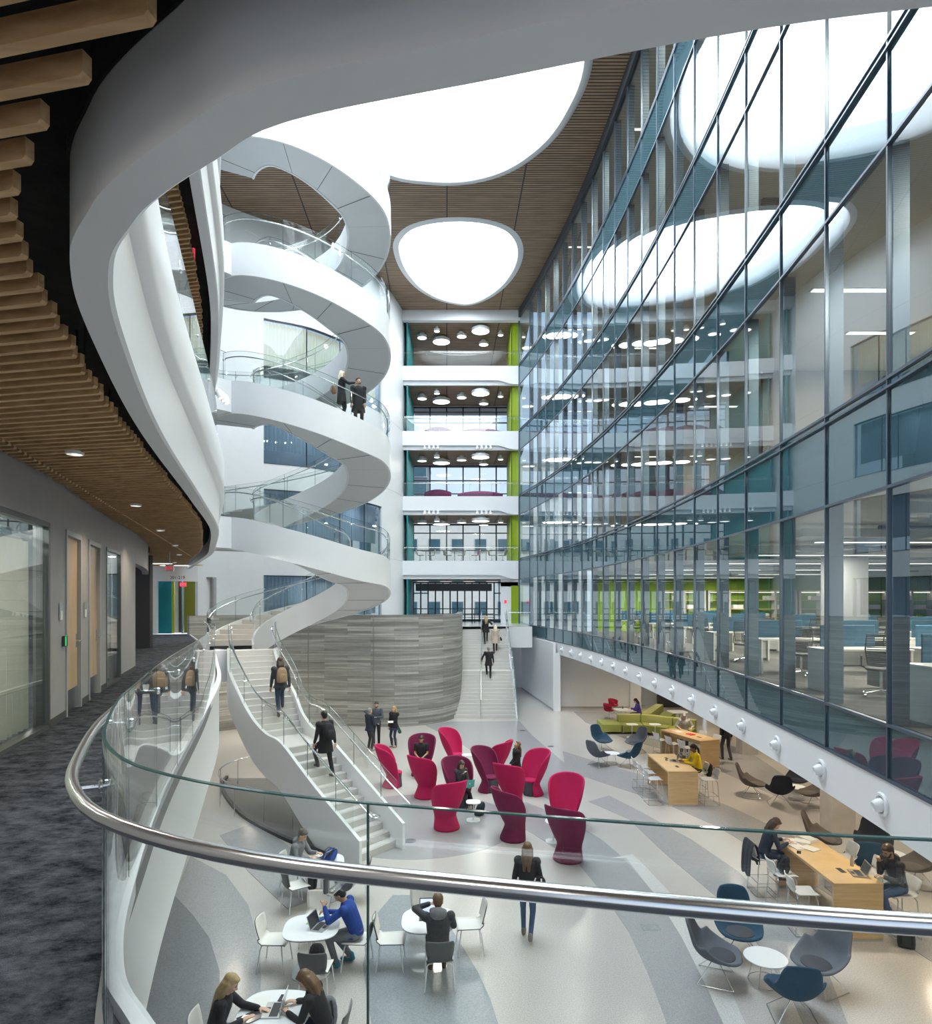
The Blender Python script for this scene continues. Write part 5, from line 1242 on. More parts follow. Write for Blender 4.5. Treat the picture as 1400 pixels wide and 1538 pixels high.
for i,(a,b,r_) in enumerate(((-.22,.62,10),(-.02,.5,30),(-.25,.9,-15),(.0,.85,60),(.2,1.0,20))): flat('paper_sheet',['open white notebook on the nearest timber table before the woman','loose papers in the middle of the nearest timber table','stack of papers beside the hands of the woman writing','crumpled white papers at the far end of nearest timber table','white paper bag at the far corner of nearest timber table'][i],'paper',ONT(HT1,a,b,1.041),r_,.30,.24,.012+.01*i,SIGNW,'papers on the nearest timber table')
flat('smartphone','black phone at the edge of the nearest timber table','phone',ONT(HT1,-.34,.32,1.041),60,.075,.15,.009,SCRD)
backpack('black bag lying on the bar stool at the nearest timber table',(6.22,12.98,.75),0,cloth('black_nylon_bag',(.012,.012,.014)),.75,R(-25)); backpack('black and green backpack on the floor by the near end of the timber table',(7.72,11.55,0),60,cloth('dark_olive_bag',(.03,.035,.028)),.9,R(-35))
laptop('silver laptop used by the person in yellow',ONT(HT2,.10,.15,1.046),180+168,.33,110); backpack('black bag with blue trim behind the person in yellow',(7.55,20.55,.62),180,cloth('black_nylon_bag',(.012,.012,.014)),.9)
flat('smartphone','black phone on the table of the person in yellow','phone',ONT(HT2,-.08,.25,1.046),80,.075,.15,.009,SCRD)
flat('book','red book on the furthest timber table','book',HT3+Vector((.05,-.05,1.041)),20,.3,.22,.02,mat('red_cover',(.6,.02,.03),.5)); flat('paper_sheet','white papers on the furthest timber table by the grey sweater','paper',HT3+Vector((-.25,.5,1.041)),20,.4,.3,.01,SIGNW)
mb=MB(); mb.lathe([(0,0),(.035,0),(.04,.12),(.0,.12)],14); o=mb.build('coffee_cup',mat('brown_cup',(.16,.09,.05),.5),None,True); o.location=(7.75,32.6,.74); tag(o,'brown paper cup on the table of the person in purple','cup')
mb=MB(); mb.lathe([(0,0),(.033,0),(.035,.13),(.02,.17),(.018,.2),(0,.2)],14); o=mb.build('water_bottle',mat('clear_bottle_plastic',(.6,.5,.4),.2),None,True); o.location=ONT(HT1,.33,-.35,1.041); tag(o,'small drink bottle behind the gold laptop','bottle')
def drain(label,px,py,r_):
    mb=MB(); mb.lathe([(0,.003),(r_*.88,.003),(r_*.9,.006),(r_,.006),(r_,.001)],32); o=mb.build('floor_hatch',mat('floor_hatch_grey',(.16,.165,.17),.4,.4),None,True); o.location=G(px,py,.004); tag(o,label,'floor hatch','round floor hatches')
drain('dark round floor hatch in front of the man in the grey hood',660,1478,.14); drain('pale round floor hatch by the foot of the stair',616,1263,.15); drain('small round floor hatch right of the egg chairs, far',827,1121,.13); drain('round floor hatch in front of the far straight stair',785,1097,.13)
mb=MB(); mb.box((0,0,.005),(.32,.24,.006)); o=mb.build('floor_box',STEEL); o.location=G(977,1393,.002); tag(o,'square metal floor box right of the walking woman','floor box')
# ---- coat over stool
mb=MB(); 
for x_,y_,z_,a in((0,0,0,0),):
    rings=[]
    for j in range(9):
        v=j/8; z_=1.10-.75*v if v<.5 else None
    prof=[(.10,.62),(.09,.9),(.05,1.06),(0,1.09),(-.05,1.05),(-.09,.75),(-.10,.38)]
    for i in range(9):
        u=-.24+.48*i/8; rings.append([Vector((p_[0]*(1+.12*math.sin(i*2.1))-.01,u,p_[1]+.03*math.sin(i*1.7)*(p_[1]<1))) for p_ in prof])
    mb.loft(rings,closed_ring=False)
o=mb.build('coat',cloth('dark_coat_cloth',(.02,.022,.03))); solid(o,.02,1); o.location=(5.94,13.75,.0); tag(o,'dark coat draped over the bar stool of the woman writing','coat')
# ------------------------------------------------ lamps and added fill lights
def light(kind,name,loc,power,col=(1,1,1),size=.3,parent=None,spot=None,blend=.8,rot_=(0,0,0)):
    l=bpy.data.lights.new(name,kind); l.energy=power; l.color=col
    if kind=='AREA': l.shape='DISK'; l.size=size
    else: l.shadow_soft_size=size
    if kind=='SPOT': l.spot_size=R(spot or 120); l.spot_blend=blend
    o=bpy.data.objects.new(name,l); C.objects.link(o); o.location=loc; o.rotation_euler=rot_
    if parent: o.parent=parent
    return o
COOL=(.88,.95,1.0); WARMC=(1,.80,.58)
SKP=float(8200)


def downlight(label,loc,power,r_=.09,name='downlight',group=None,col=WARMC,emit=None,spot=130,depth=.03):
    t=thing(name,label,'ceiling light',loc,0,group); mb=MB(); mb.lathe([(r_*.86,0),(r_,0),(r_,-depth),(r_*.86,-depth-.004),(r_*.84,0)],24); mb.build('trim_ring',WHITE2,t,True); mb=MB(); mb.lathe([(0,-.006),(r_*.87,-.006),(r_*.87,-.001),(0,-.001)],24); mb.build('lens',emit or SPOTE,t)
    light('SPOT','lamp_glow',(0,0,-depth-.02),power,col,r_*.7,t,spot,.9); return t
nth=['nearest the camera','second','third','fourth','fifth','sixth']
for i,(px,py) in enumerate(((112,678),(204,757),(241,795),(263,818),(269,832),(262,844))):
    p=G(px,py,7.61); downlight(f'small round downlight in the slatted timber ceiling, {nth[i]} along the walkway',p,70,.085,'downlight','downlights in the slatted walkway ceiling')
for i,(x_,y_) in enumerate(((-6.5,19.5),(-8.3,23.5),(-11,27.5))): light('AREA','walkway_fill_light',(x_,y_,7.57),45,(1,.9,.75),.2)  # added area fill along the far walkway, no fixture built
for i,(x_,y_) in enumerate(((-1.9,1.0),(-3.2,4.6),(-1.0,-.8),(1.5,.2))): light('AREA','walkway_fill_light',(x_,y_,7.58),26,(1,.93,.85),.16)  # more added fill over the near walkway, without fixtures
light('AREA','alcove_fill_light',(-13.6,32.6,7.12),60,(1,.95,.85),.3)  # added area light that brightens the alcove, no fixture
L1=[(7.2,8.5),(7.6,12.5),(9.8,11.5),(8,16.2),(10.8,15.2),(8.4,20.5),(11.4,20),(8.6,25),(11.8,24.8),(8.2,29.5),(11.2,30),(7.4,34),(10.4,34.8)]
for i,(x_,y_) in enumerate(L1): downlight(f'warm round downlight in the low ceiling under the glass wall, lamp {i+1} from the camera',(x_,y_,3.115),190,.11,'downlight','downlights in the low ceiling under the glass volume',(1,.83,.62),LAMPS,150,.012)
light('AREA','lower_left_fill_light',(-10.0,20.5,3.27),50,(1,.9,.78),.3); light('AREA','lower_left_fill_light',(-9.6,29.5,3.27),60,(1,.85,.65),.3)  # added fill below the walkway slab, no lamp fixture modelled
# bridge lounges behind the balustrades
for k in range(5):
    z=(LV[k+1]-1.9) if k<4 else 24.6
    pass
# ------------------------------------------------ office furniture on L2 behind the glass
DBL=mat('blue_desk_screen_fabric',(.016,.075,.14),.8,noise=.1,nscale=30); DW=mat('white_laminate',(.50,.49,.46),.4); MESHM=mat('dark_mesh_fabric',(.03,.033,.036),.7)
def desk(label,loc):
    t=thing('office_desk',label,'desk',loc,0,'office desks behind the glass wall'); mb=MB(); mb.box((0,0,.735),(1.5,.7,.03)); mb.build('desktop',DW,t); mb=MB(); mb.box((0,.36,.92),(1.0,.03,.45)); o=mb.build('privacy_screen',DBL,t); b=o.modifiers.new('b','BEVEL'); b.width=.04; b.segments=3
    for sx in(-.72,.72): mb=MB(); mb.box((sx,0,.36),(.04,.66,.72)); mb.build('side_panel',DW,t)
    mb=MB(); mb.box((.52,.05,.36),(.36,.55,.6)); mb.box((.52,-.235,.5),(.3,.01,.02),m=1); mb.build('pedestal_drawers',[mat('grey_cabinet_front',(.3,.3,.29),.5),STEEL],t); return t
def task(label,loc,h,col=MESHM,group='office task chairs behind the glass wall'):
    t=thing('task_chair',label,'chair',loc,face(h),group); mb=MB(); grid(mb,lambda u,v:Vector((u*.24,-.02+.24*(v*2-1),.46+.02*u*u-.03*(v>.9))),6,6); solid(mb.build('seat',col,t,True,80),.05,1)
    mb=MB(); fr=[(-.20,-.25,.56),(-.23,-.28,.8),(-.21,-.33,1.04),(.21,-.33,1.04),(.23,-.28,.8),(.20,-.25,.56)]; mb.tube([Vector(p) for p in fr],.014,6,closed=True); mb.build('back_frame',col,t,True)
    mb=MB()
    for j in range(13): z=.59+.035*j; mb.bar((-.21,-.27-.11*(z-.6)/.4,z),(.21,-.27-.11*(z-.6)/.4,z),.006,.017)
    mb.build('backrest_slats',col,t); mb=MB()
    for sx in(-1,1): mb.tube([(sx*.2,.0,.46),(sx*.28,-.02,.5),(sx*.28,.0,.66),(sx*.27,.18,.67)],.014,6)
    mb.build('armrests',col,t,True); mb=MB(); mb.tube([(0,0,.08),(0,0,.44)],.025,8)
    for a in range(5): c_,s_=math.cos(a*1.2566),math.sin(a*1.2566); mb.tube([(0,0,.11),(c_*.28,s_*.28,.07)],.016,6); ball(mb,(c_*.29,s_*.29,.03),.03,8)
    mb.build('swivel_base',STEEL,t,True); return t
rows=(8.6,11.7,14.7,17.8,21,24.5,28); dp=None; tp_=None
rn=['first','second','third','fourth','fifth','sixth','seventh']; cn=['at the glass','second from the glass','third from the glass','fourth from the glass']
for i,y_ in enumerate(rows):
    for j in range(4 if i<5 else 3):
        x_=cwx(y_)+1.25+1.75*j
        if i==3 and j in(1,): continue
        l1=f'white desk with blue screen, {rn[i]} row from the camera, {cn[j]}'; l2=f'dark mesh task chair, {rn[i]} row from the camera, {cn[j]}'
        if dp is None: dp=desk(l1,(x_,y_,4.5)); tp_=task(l2,(x_-.1,y_-.75,4.5),80)
        else: copy_tree(dp,loc=(x_,y_,4.5),label=l1); copy_tree(tp_,loc=(x_-.1,y_-.78,4.5),rz=face(60+((i*5+j*3)%5)*12),label=l2)
mb=MB(); mb.box((0,0,1.55),(.75,.75,3.05)); o=mb.build('office_column',mat('grey_column_paint',(.20,.20,.21),.6)); o.location=(9.35,16.3,4.5); tag(o,'square grey column standing between the desks behind the glass wall','column')
GRC=mat('lime_chair_fabric',(.40,.50,.03),.7)
for i,(x_,y_) in enumerate(((13.2,24),(15,26.5),(16.8,25),(12.2,29),(18,28.5))): task(f'lime green office chair near the white shelving, {["nearest","middle","right","left rear","rightmost rear"][i]} one',(x_,y_,4.5),90+i*20,GRC,'lime green office chairs')
def shelving(label,loc,w=2.1):
    t=thing('shelving_unit',label,'shelf',loc,0,'white shelving along the green office wall'); mb=MB()
    for sx in(-w/2,0,w/2): mb.box((sx,0,1.05),(.10,.4,2.1))
    mb.build('uprights',DW,t)
    for z in(.72,1.15,1.6,2.08): mb=MB(); mb.box((0,-.02,z),(w,.44,.035)); mb.build('shelf_board',TABLEW,t)
    for sx in(-.5,.5): mb=MB(); mb.box((sx*w*.5,.17,.36),(w*.44,.04,.7)); mb.build('back_panel',GRC if sx>0 else mat('slate_blue_panel',(.10,.16,.22),.6),t)
    mb=MB(); mb.box((0,-.05,2.0),(w*.9,.08,.03)); mb.build('shelf_light',LAMPS,t); return t
sh=None
for i in range(6):
    x_=11.0+2.3*i; lab=f'white shelving unit along the green back wall, {["first","second","third","fourth","fifth","sixth"][i]} from the left'
    if sh is None: sh=shelving(lab,(x_,33.4,4.5))
    else: copy_tree(sh,loc=(x_,33.4,4.5),label=lab)
    for j,(dx,dz) in enumerate(((-.6,.74),(.4,1.17),(-.3,1.62))):
        mb=MB(); mb.box((0,0,.1),(.5,.3,.2)); o=mb.build('document_box',SIGNW); o.location=(x_+dx,33.3,4.5+dz); tag(o,f'white box on the {["lowest","middle","upper"][j]} board of the {["first","second","third","fourth","fifth","sixth"][i]} shelving unit','box','white boxes on the office shelving')
# linear pendant lamps, real light below each
def pendant(label,loc,L_=3.4,rz=0,up=.4,power=60):
    t=thing('linear_pendant',label,'pendant lamp',loc,rz,'linear pendant lamps in the open office'); mb=MB(); mb.box((0,0,.03),(L_,.14,.05)); mb.build('housing',mat('pale_grey_lamp_housing',(.45,.45,.44),.4),t); mb=MB(); mb.box((0,0,.002),(L_-.04,.11,.008)); mb.build('diffuser',LAMPS,t); mb=MB()
    for sx in(-.4,.4): mb.tube([(sx*L_,0,.05),(sx*L_,0,up)],.005,5)
    mb.build('suspension_cable',STEEL,t)
    light('AREA','lamp_glow',(0,0,-.02),power*3.4,(1,.87,.68),.9,t); return t
k_=0
for y_ in(8.5,12,15.5,19,23,27,31):
    for j in range(2):
        x_=cwx(y_)+2.4+4.6*j; k_+=1
        pendant(f'linear white pendant lamp above desks, {["at the glass side","on the inner side"][j]}, {nth[min(5,(8.5,12,15.5,19,23,27,31).index(y_))]} pair' if y_<31 else f'linear white pendant lamp before the shelving, {["at the glass side","on the inner side"][j]}',(x_,y_,7.15),3.6,0,.42,75)
mb=MB()
for y_ in(9.5,13,17,21,25,29): mb.box((cwx(y_)+6.5,y_,7.42),(11.5,.32,.16)); 
for x_ in(8.2,12.5): mb.box((x_+.5,20,7.36),(.25,24,.2))
struct('trim',mb,mat('pale_service_duct',(.55,.54,.5),.5))
mb=MB()
for y_ in(10.4,14.2,18.2,22.2,26.2): mb.tube([(cwx(y_)+.9,y_,7.25),(cwx(y_)+12,y_,7.25)],.035,8)
struct('trim',mb,mat('dark_service_pipe',(.06,.065,.075),.4,.3))
# ceiling strips on the upper floors
def strip(label,loc,power):
    t=thing('ceiling_strip_light',label,'ceiling light',loc,0,'recessed ceiling strips in the upper glass-walled floors'); mb=MB(); mb.box((0,0,-.012),(1.5,.16,.03)); mb.build('housing',WHITE2,t); mb=MB(); mb.box((0,0,-.03),(1.44,.12,.008)); mb.build('diffuser',LAMPS,t); light('AREA','lamp_glow',(0,0,-.06),power*4,(1,.88,.7),.8,t); return t
for k in range(1,5):
    zc=(LV[k+1]-1.2) if k<4 else 25.41
    for i,(y_,dx) in enumerate(((7.2,1.6),(12.5,1.5),(14.5,3.2),(20,1.4),(27,1.4),(36,1.2))):
        strip(f'ceiling strip light behind the glass, {["","third","fourth","fifth","sixth"][k]} level, {nth[i]} from the camera',(cwx(y_)+dx,y_,zc),70)
# ------------------------------------------------ wall spots on the slab edges
def cluster(label,px,py,sc=1.):
    # find the slab-edge point on this ray that has the right height
    best=None
    for p in off(E,.14):
        if p.y<8: continue
        d=abs((px-8-700)/990-p.x/p.y)
        z=H-(py-CY)*p.y/F
        for k in range(1,5):
            if LV[k]-1.25<z<LV[k]-.1:
                if best is None or d<best[0]: best=(d,Vector((p.x,p.y,z)))
    p=best[1]; t=thing('spotlight_cluster',label,'wall light',p,0,'white triple spotlights on the gallery edges'); 
    mb=MB(); mb.box((0,0,.05),(.1,.62,.05)); mb.build('mounting_bar',WHITE2,t)
    for i in range(3):
        b=Vector((.16,.0+(-.25+.25*i),-.02)); d=Vector((.35,-.1,-.93)).normalized(); mb=MB(); M=d.to_track_quat('Z','Y').to_matrix(); mb.lathe([(0,-.16),(.06,-.15),(.085,-.10),(.095,.12),(.08,.13),(.078,.10),(0,.10)],18,b,M=M); mb.tube([(0,b.y,.05),(.08,b.y,.05),(.13,b.y,.02)],.018,6); s_=mb.build('spot_head',WHITE2,t,True)
        mb=MB(); mb.lathe([(0,.103),(.076,.103),(.076,.108),(0,.108)],18,b,M=M); mb.build('lens',SPOTE,s_)
    return t
cluster('upper triple white spotlight beside the spiral stair on the gallery edge',332,370); cluster('middle triple white spotlight on the gallery edge, largest of the three',330,437); cluster('lowest triple white spotlight on the gallery edge near the spiral landing',335,595)
# small triple spots under the bridge fascias
for k in(2,3):
    for j,px in enumerate((648,727)):
        p=at(px,[0,0,768,678][k],45.0); t=thing('spotlight_row',f'row of small white spots under the {nm[k]} far bridge, {["left","right"][j]} one','ceiling light',(p.x,44.9,LV[k]-.97),0,'small spot rows under the far bridges'); 
        for i in range(4): mb=MB(); mb.lathe([(0,0),(.07,0),(.09,-.2),(0,-.2)],12,(-.45+.3*i,0,0)); mb.lathe([(0,-.205),(.075,-.205),(.075,-.2),(0,-.2)],12,(-.45+.3*i,0,0),m=1); mb.build('spot_head',[WHITE2,SPOTE],t,True)
# ------------------------------------------------ signs
def text(body,name,mt,size,loc,rx=PI/2,rz=0,ext=.004,parent=None):
    cu=bpy.data.curves.new('t','FONT'); cu.body=body; cu.size=size; cu.extrude=ext; cu.align_x='CENTER'; cu.align_y='CENTER'
    o=bpy.data.objects.new('t',cu); C.objects.link(o); dg=bpy.context.evaluated_depsgraph_get(); me=bpy.data.meshes.new_from_object(o.evaluated_get(dg)); bpy.data.objects.remove(o)
    me.materials.clear(); me.materials.append(mt); o=bpy.data.objects.new(name,me); C.objects.link(o); o.location=loc; o.rotation_euler=(rx,0,rz); 
    if parent: o.parent=parent
    return o
p=at(266,868.5,30.95); o=text('201-219','room_number_sign',TEXTD,.21,(p.x,31.0,7.16),ext=.006); tag(o,'dark 201-219 lettering on the white wall above the coloured doorway','sign')
def exit_sign(label,loc,w,h,rz=0,stem=.2,face_=EXITR,tcol=SIGNW):
    t=thing('exit_sign',label,'sign',loc,rz,'exit signs'); mb=MB(); mb.box((0,0,0),(w,.04,h)); mb.build('sign_panel',face_,t); text('EXIT','lettering',tcol,h*.75,(0,-.024,0),parent=t,ext=.002); mb=MB(); mb.tube([(0,0,h/2),(0,0,h/2+stem)],.01,6); mb.build('stem',STEEL,t); return t
exit_sign('small red exit sign at the top of the coloured doorway',at(275,877.8,30.9),.30,.20,0,.05); exit_sign('clear-edged exit sign hanging from the walkway ceiling',at(255,853.5,20.5),.28,.19,R(-12),.5,SIGNW,EXITR)
b_=at(281,385,12.2); exit_sign('red exit sign under an upper gallery ceiling seen between the white edges',b_,.34,.24,R(-20),.25)
for i,(px,py) in enumerate(((235,858),(263,863))): 
    p=at(px,py,27+i*1.5); t=thing('ceiling_box_light',f'white box light on the ceiling before the coloured doorway, {["left","right"][i]} one','ceiling light',(p.x,p.y,7.66),0,'box lights before the coloured doorway'); mb=MB(); mb.box((0,0,0),(1.3,.3,.12)); mb.build('housing',WHITE2,t); mb=MB(); mb.box((0,0,-.062),(1.2,.25,.01)); mb.build('diffuser',LAMPW,t)
# door plates, card reader
def on_wall(y_,z,o_=.012): p=at_y(off(W,o_),y_); return Vector((p.x,p.y,z))
wa=lambda y_: math.atan2(*(lambda d:(d.y,d.x))((at_y(W,y_+.2)-at_y(W,y_-.2))))
for i,y_ in enumerate((8.78,10.2,11.72)):
    if i==2: continue
    mb=MB(); mb.box((0,0,0),(.13,.012,.24)); mb.box((0,-.008,-.05),(.11,.006,.12),m=1); o=mb.build('door_plate',[STEEL,SIGNW]); o.location=on_wall((8.72,10.22)[i],5.95); o.rotation_euler=(0,0,wa(y_)); tag(o,['grey room plate on the wall before the first timber door','grey room plate on the wall between the two timber doors'][i],'sign','room plates on the grey corridor wall')
t=thing('card_reader','small card reader with a green glow beside the first timber door','card reader',on_wall(8.86,5.55,.03),wa(8.86)); mb=MB(); mb.box((0,0,0),(.09,.05,.14)); mb.build('casing',mat('reader_dark_casing',(.05,.05,.055),.4),t); mb=MB(); mb.box((-.047,-.02,0),(.008,.015,.12)); mb.box((0,-.02,.072),(.08,.015,.007)); mb.build('status_light',emis('reader_green_glow',(.1,1,.3),.5),t)
t=thing('fire_alarm','small red fire alarm on the white wall beside the green far door','alarm',(2.72,45.48,6.0)); mb=MB(); mb.box((0,0,0),(.16,.06,.22)); mb.build('casing',EXITR,t)
# ------------------------------------------------ bridge furniture
PURS=mat('plum_sofa_fabric',(.13,.012,.08),.8); LCH=mat('sage_chair_shell',(.38,.38,.30),.6)
for k,nmk in((3,'second highest'),(2,'second lowest')):
    for j,(x_,w_,hh) in enumerate(((-2.0,1.9,.62),(1.0,3.2,.5))):
        t=thing('curved_sofa',f'plum curved sofa on the {nmk} far bridge, {["left","right"][j]} part','sofa',(x_,46.6,LV[k]),0,'plum sofas on the far bridges'); mb=MB(); n=16; rr=[]
        for i in range(n+1):
            u=-1+2*i/n; rr.append([Vector((u*w_/2,.35*u*u+a,b)) for a,b in((-.4,.05),(.35,.05),(.38,hh*(1-.25*u*u)+.1),(.2,hh*(1-.25*u*u)+.15),(.12,.42),(-.4,.40))])
        mb.loft(rr); mb.build('seat_and_back',PURS,t,True,50)
for j,(x_,h_) in enumerate(((-3.2,0),(-2.4,180),(-1.3,20),(-.3,170),(.7,200),(1.8,10),(2.55,160))):
    t=thing('bridge_chair',f'sage and plum shell chair on the lowest far bridge, {["first","second","third","fourth","fifth","sixth","seventh"][j]} from the left','chair',(x_,45.85,LV[1]),face(h_),'shell chairs on the lowest far bridge'); mb=MB(); shell_grid(mb,.42,.27,.38); o=mb.build('shell',[LCH,PURS],t,True,80); solid(o,-.03,0,moff=1); mb=MB(); mb.tube([(0,0,.02),(0,0,.4)],.02,8)
    for a in range(4): mb.tube([(0,0,.1),(.25*math.cos(a*PI/2+.7),.25*math.sin(a*PI/2+.7),.01)],.012,6)
    mb.build('swivel_base',STEEL,t,True)
for j,x_ in enumerate((-2.8,-.8,1.4)): 
    t=thing('bistro_table',f'small table between the shell chairs on the lowest far bridge, {["left","middle","right"][j]}','table',(x_,46.1,LV[1]),0,'small tables on the lowest far bridge'); mb=MB(); mb.lathe([(0,.72),(.35,.72),(.35,.74),(0,.74)],24); mb.build('tabletop',LCH,t); mb=MB(); mb.tube([(0,0,0),(0,0,.72)],.03,8); mb.lathe([(0,0),(.2,0),(0,.03)],16); mb.build('pedestal',STEEL,t)
# entrance rails beyond the stair top
mb=MB()
for x_ in(-3.6,-2.2,-.8,.6,2.0): mb.box((x_,46.3,5.0),(.05,.05,1.0))
for z in(4.9,5.15,5.5): mb.box((-.8,46.3,z),(5.6,.04,.04))
tag(mb.build('entrance_railing',DARKM),'dark metal railing before the entrance doors at the top of the far stair','railing')
# ------------------------------------------------ buildings outside
def building(label,x0,x1,y_,z1,mw,nx,zs,ww,wh,m2,dep=8):
    t=thing('office_building',label,'building',((x0+x1)/2,y_,0)); hw=(x1-x0)/2; mb=MB(); mb.box((0,dep/2,z1/2),(hw*2,dep,z1)); mb.build('walls',mw,t); mb=MB(); mb.box((0,dep/2,z1+.1),(hw*2+.3,dep+.3,.25)); mb.build('roof_edge',DW,t)
    for z in zs:
        for i in range(nx):
            xx=-hw+hw*2*(i+.5)/nx; f=MB(); f.box((xx,-.05,z),(ww+.16,.14,wh+.16)); fo=f.build('window_frame',DW,t); g=MB(); g.box((xx,-.13,z),(ww,.04,wh)); g.build('pane',m2,fo)
    return t
CRM=mat('cream_stone_cladding',(.70,.67,.60),.8,noise=.05,nscale=1.5); WBL=mat('blue_window_pane',(.05,.12,.15),.15)
building('long cream office building with square blue windows seen through the far glazing',-16,14,78,15.2,CRM,11,(5.2,8.9,12.6),1.3,1.4,WBL)
building('taller cream block rising at the right behind the far glazing',6.5,16,92,25,CRM,3,(17.5,21.2),1.9,1.9,WBL)
building('dark grey glazed tower at the left behind the far glazing',-14,-5.2,88,24.5,mat('dark_grey_cladding',(.14,.17,.2),.5),4,(16.6,18.8,21,23.2),2.0,1.2,WBL)

# area lights added in the rooms to brighten the curtained windows
for (a,b),pw,cc in zip(winD,(60,70,70,0),(COOL,COOL,COOL,WARMC)):
    for f in(.25,.7):
        if pw==0: continue
        q=off(D[iw0:iw1+1],-1.3); q=q[int(len(q)*f)]; light('AREA','room_fill_light',(q.x,q.y,b-.12),pw,cc,.5)
for y_ in(4.6,7.0,12.6):
    q=at_y(off(W,-1.2),y_); light('AREA','room_fill_light',(q.x,q.y,7.4),110,(1,.96,.88),.6)
sun=bpy.data.lights.new('sun','SUN'); sun.energy=2.4; sun.color=(1,.97,.92); sun.angle=R(2); so=bpy.data.objects.new('sun',sun); C.objects.link(so); so.rotation_euler=(R(28),0,R(18))
V=Vector
def GP(px,py,z=0): return G(px,py,z)
# --- standing group by the concrete wall
person('person in dark jacket with a pale ankle brace, left of the standing trio',GP(555,1128),95-50,ht=1.76,top=NAVY,legs=CHAR,hairm=HAIR['grey'],coat=.12,wr=(V((-.16,.26,1.05)),V((.15,.27,1.08))),look=(0,-.1),shoes=mat('pale_brace_boot',(.3,.32,.35),.6))
person('tall bearded person in slate sweater and black trousers, hands at chest, middle of the trio',GP(565.5,1119),-88,ht=1.84,top=cloth('slate_sweater',(.08,.10,.13)),legs=BLK,hairm=HAIR['dark'],wr=(V((-.03,.22,1.15)),V((.30,.12,1.24))),elb=(V((-.8,-.2,-.6)),V((.9,0,-.3))),hair='short',beard=True)
person('blonde person in black jacket and tall brown boots, right of the standing trio',GP(592,1122),-120,ht=1.72,female=True,top=BLK,legs=DJEAN,hairm=HAIR['blond'],hair='long',coat=.1,skirt=.2,boots=True,shoes=TAUPE,wr=(V((.02,.27,1.08)),V((.24,.05,.86))))
b_=backpack('small dark green handbag held by the blonde person of the trio',GP(600.5,1124)+V((0,0,.62)),0,cloth('green_leather_bag',(.02,.09,.05)),.55,name='handbag')
mb=MB(); mb.box((0,0,0),(.22,.16,.02)); o=mb.build('paper_sheet',SIGNW); o.location=GP(589,1122)+V((-.03,-.3,1.1)); o.rotation_euler=(.3,0,.2); tag(o,'white papers held by the blonde person of the trio','paper')
# --- on the curved lower stair
def tread_at(i0,t):
    L_,R_,z,_=es[i0]; p=L_.lerp(R_,t); rh=4.5/27; zz=math.floor((z+1e-4)/rh)*rh; return V((p.x,p.y,zz))
def near_st(px,t):
    return min(range(NE),key=lambda i:abs((es[i][0].lerp(es[i][1],t)).x/(es[i][0].lerp(es[i][1],t)).y-(px-700)/990))
i=near_st(421,.62); p1=tread_at(i,.62)
person('person in jeans with tan backpack climbing the upper flight of the curved stair',p1,118,pose='walk',ht=1.76,top=CHAR,legs=DJEAN,hairm=HAIR['dark'],hair='mid',lean=.12,coat=.1,feet=(V((-.1,-.22,.02)),V((.1,.22,.30))),wr=(V((-.26,.12,.85)),V((.26,-.06,.80))))
bp=backpack('tan backpack worn by the person on the upper flight of the curved stair',p1+V((.10,-.19,1.02)),118-180,cloth('tan_canvas_bag',(.28,.19,.11)),1.0,R(0))
i=near_st(490,.55); p2=tread_at(i,.55)
person('person in a long black coat climbing the lower flight of the curved stair',p2,135,pose='walk',ht=1.72,top=BLK,legs=BLK,hairm=HAIR['black'],coat=.30,lean=.1,feet=(V((-.1,.22,.30)),V((.1,-.22,.02))),wr=(V((-.25,.14,.9)),V((.25,-.1,.82))))
bp=backpack('black backpack with white stripes worn on the lower flight of the curved stair',p2+V((.14,-.17,.98)),135-180,cloth('black_nylon_bag',(.012,.012,.014)),1.0)
# --- far straight stair
def fs_at(px,py):
    best=None
    for s in ss:
        y=s[0].y; x_=(px-700)/990*y; z=6.1-(py-CY)*y/990
        if best is None or abs(z-s[2])<best[0]: best=(abs(z-s[2]),V((x_,y,math.floor((s[2]+1e-4)/(4.5/27))*(4.5/27))))
    return best[1]
person('blonde person in a black coat at the top of the far straight stair',fs_at(730,966),96,pose='walk',ht=1.7,female=True,top=BLK,legs=BLK,hairm=HAIR['blond'],hair='long',coat=.22,feet=(V((-.08,-.12,.085)),V((.08,.15,.25))),wr=(V((-.24,.0,.82)),V((.36,.1,1.2))))
person('blonde person in a beige coat near the top of the far straight stair',fs_at(744,980),92,pose='walk',ht=1.68,female=True,top=BEIGEC,legs=BLK,hairm=HAIR['platinum'],hair='mid',coat=.32,feet=(V((-.08,-.12,.085)),V((.08,.15,.25))))
backpack('black handbag on the arm of the person in the beige coat',fs_at(750,980)+V((.1,-.1,.75)),0,BLK,.5,name='handbag')
person('person in a black coat alone in the middle of the far straight stair',fs_at(734,1019),90,pose='walk',ht=1.74,top=BLK,legs=BLK,hairm=HAIR['grey'],coat=.25,feet=(V((-.09,.15,.25)),V((.09,-.12,.085))),wr=(V((-.36,.15,1.0)),V((.28,.0,.8))))
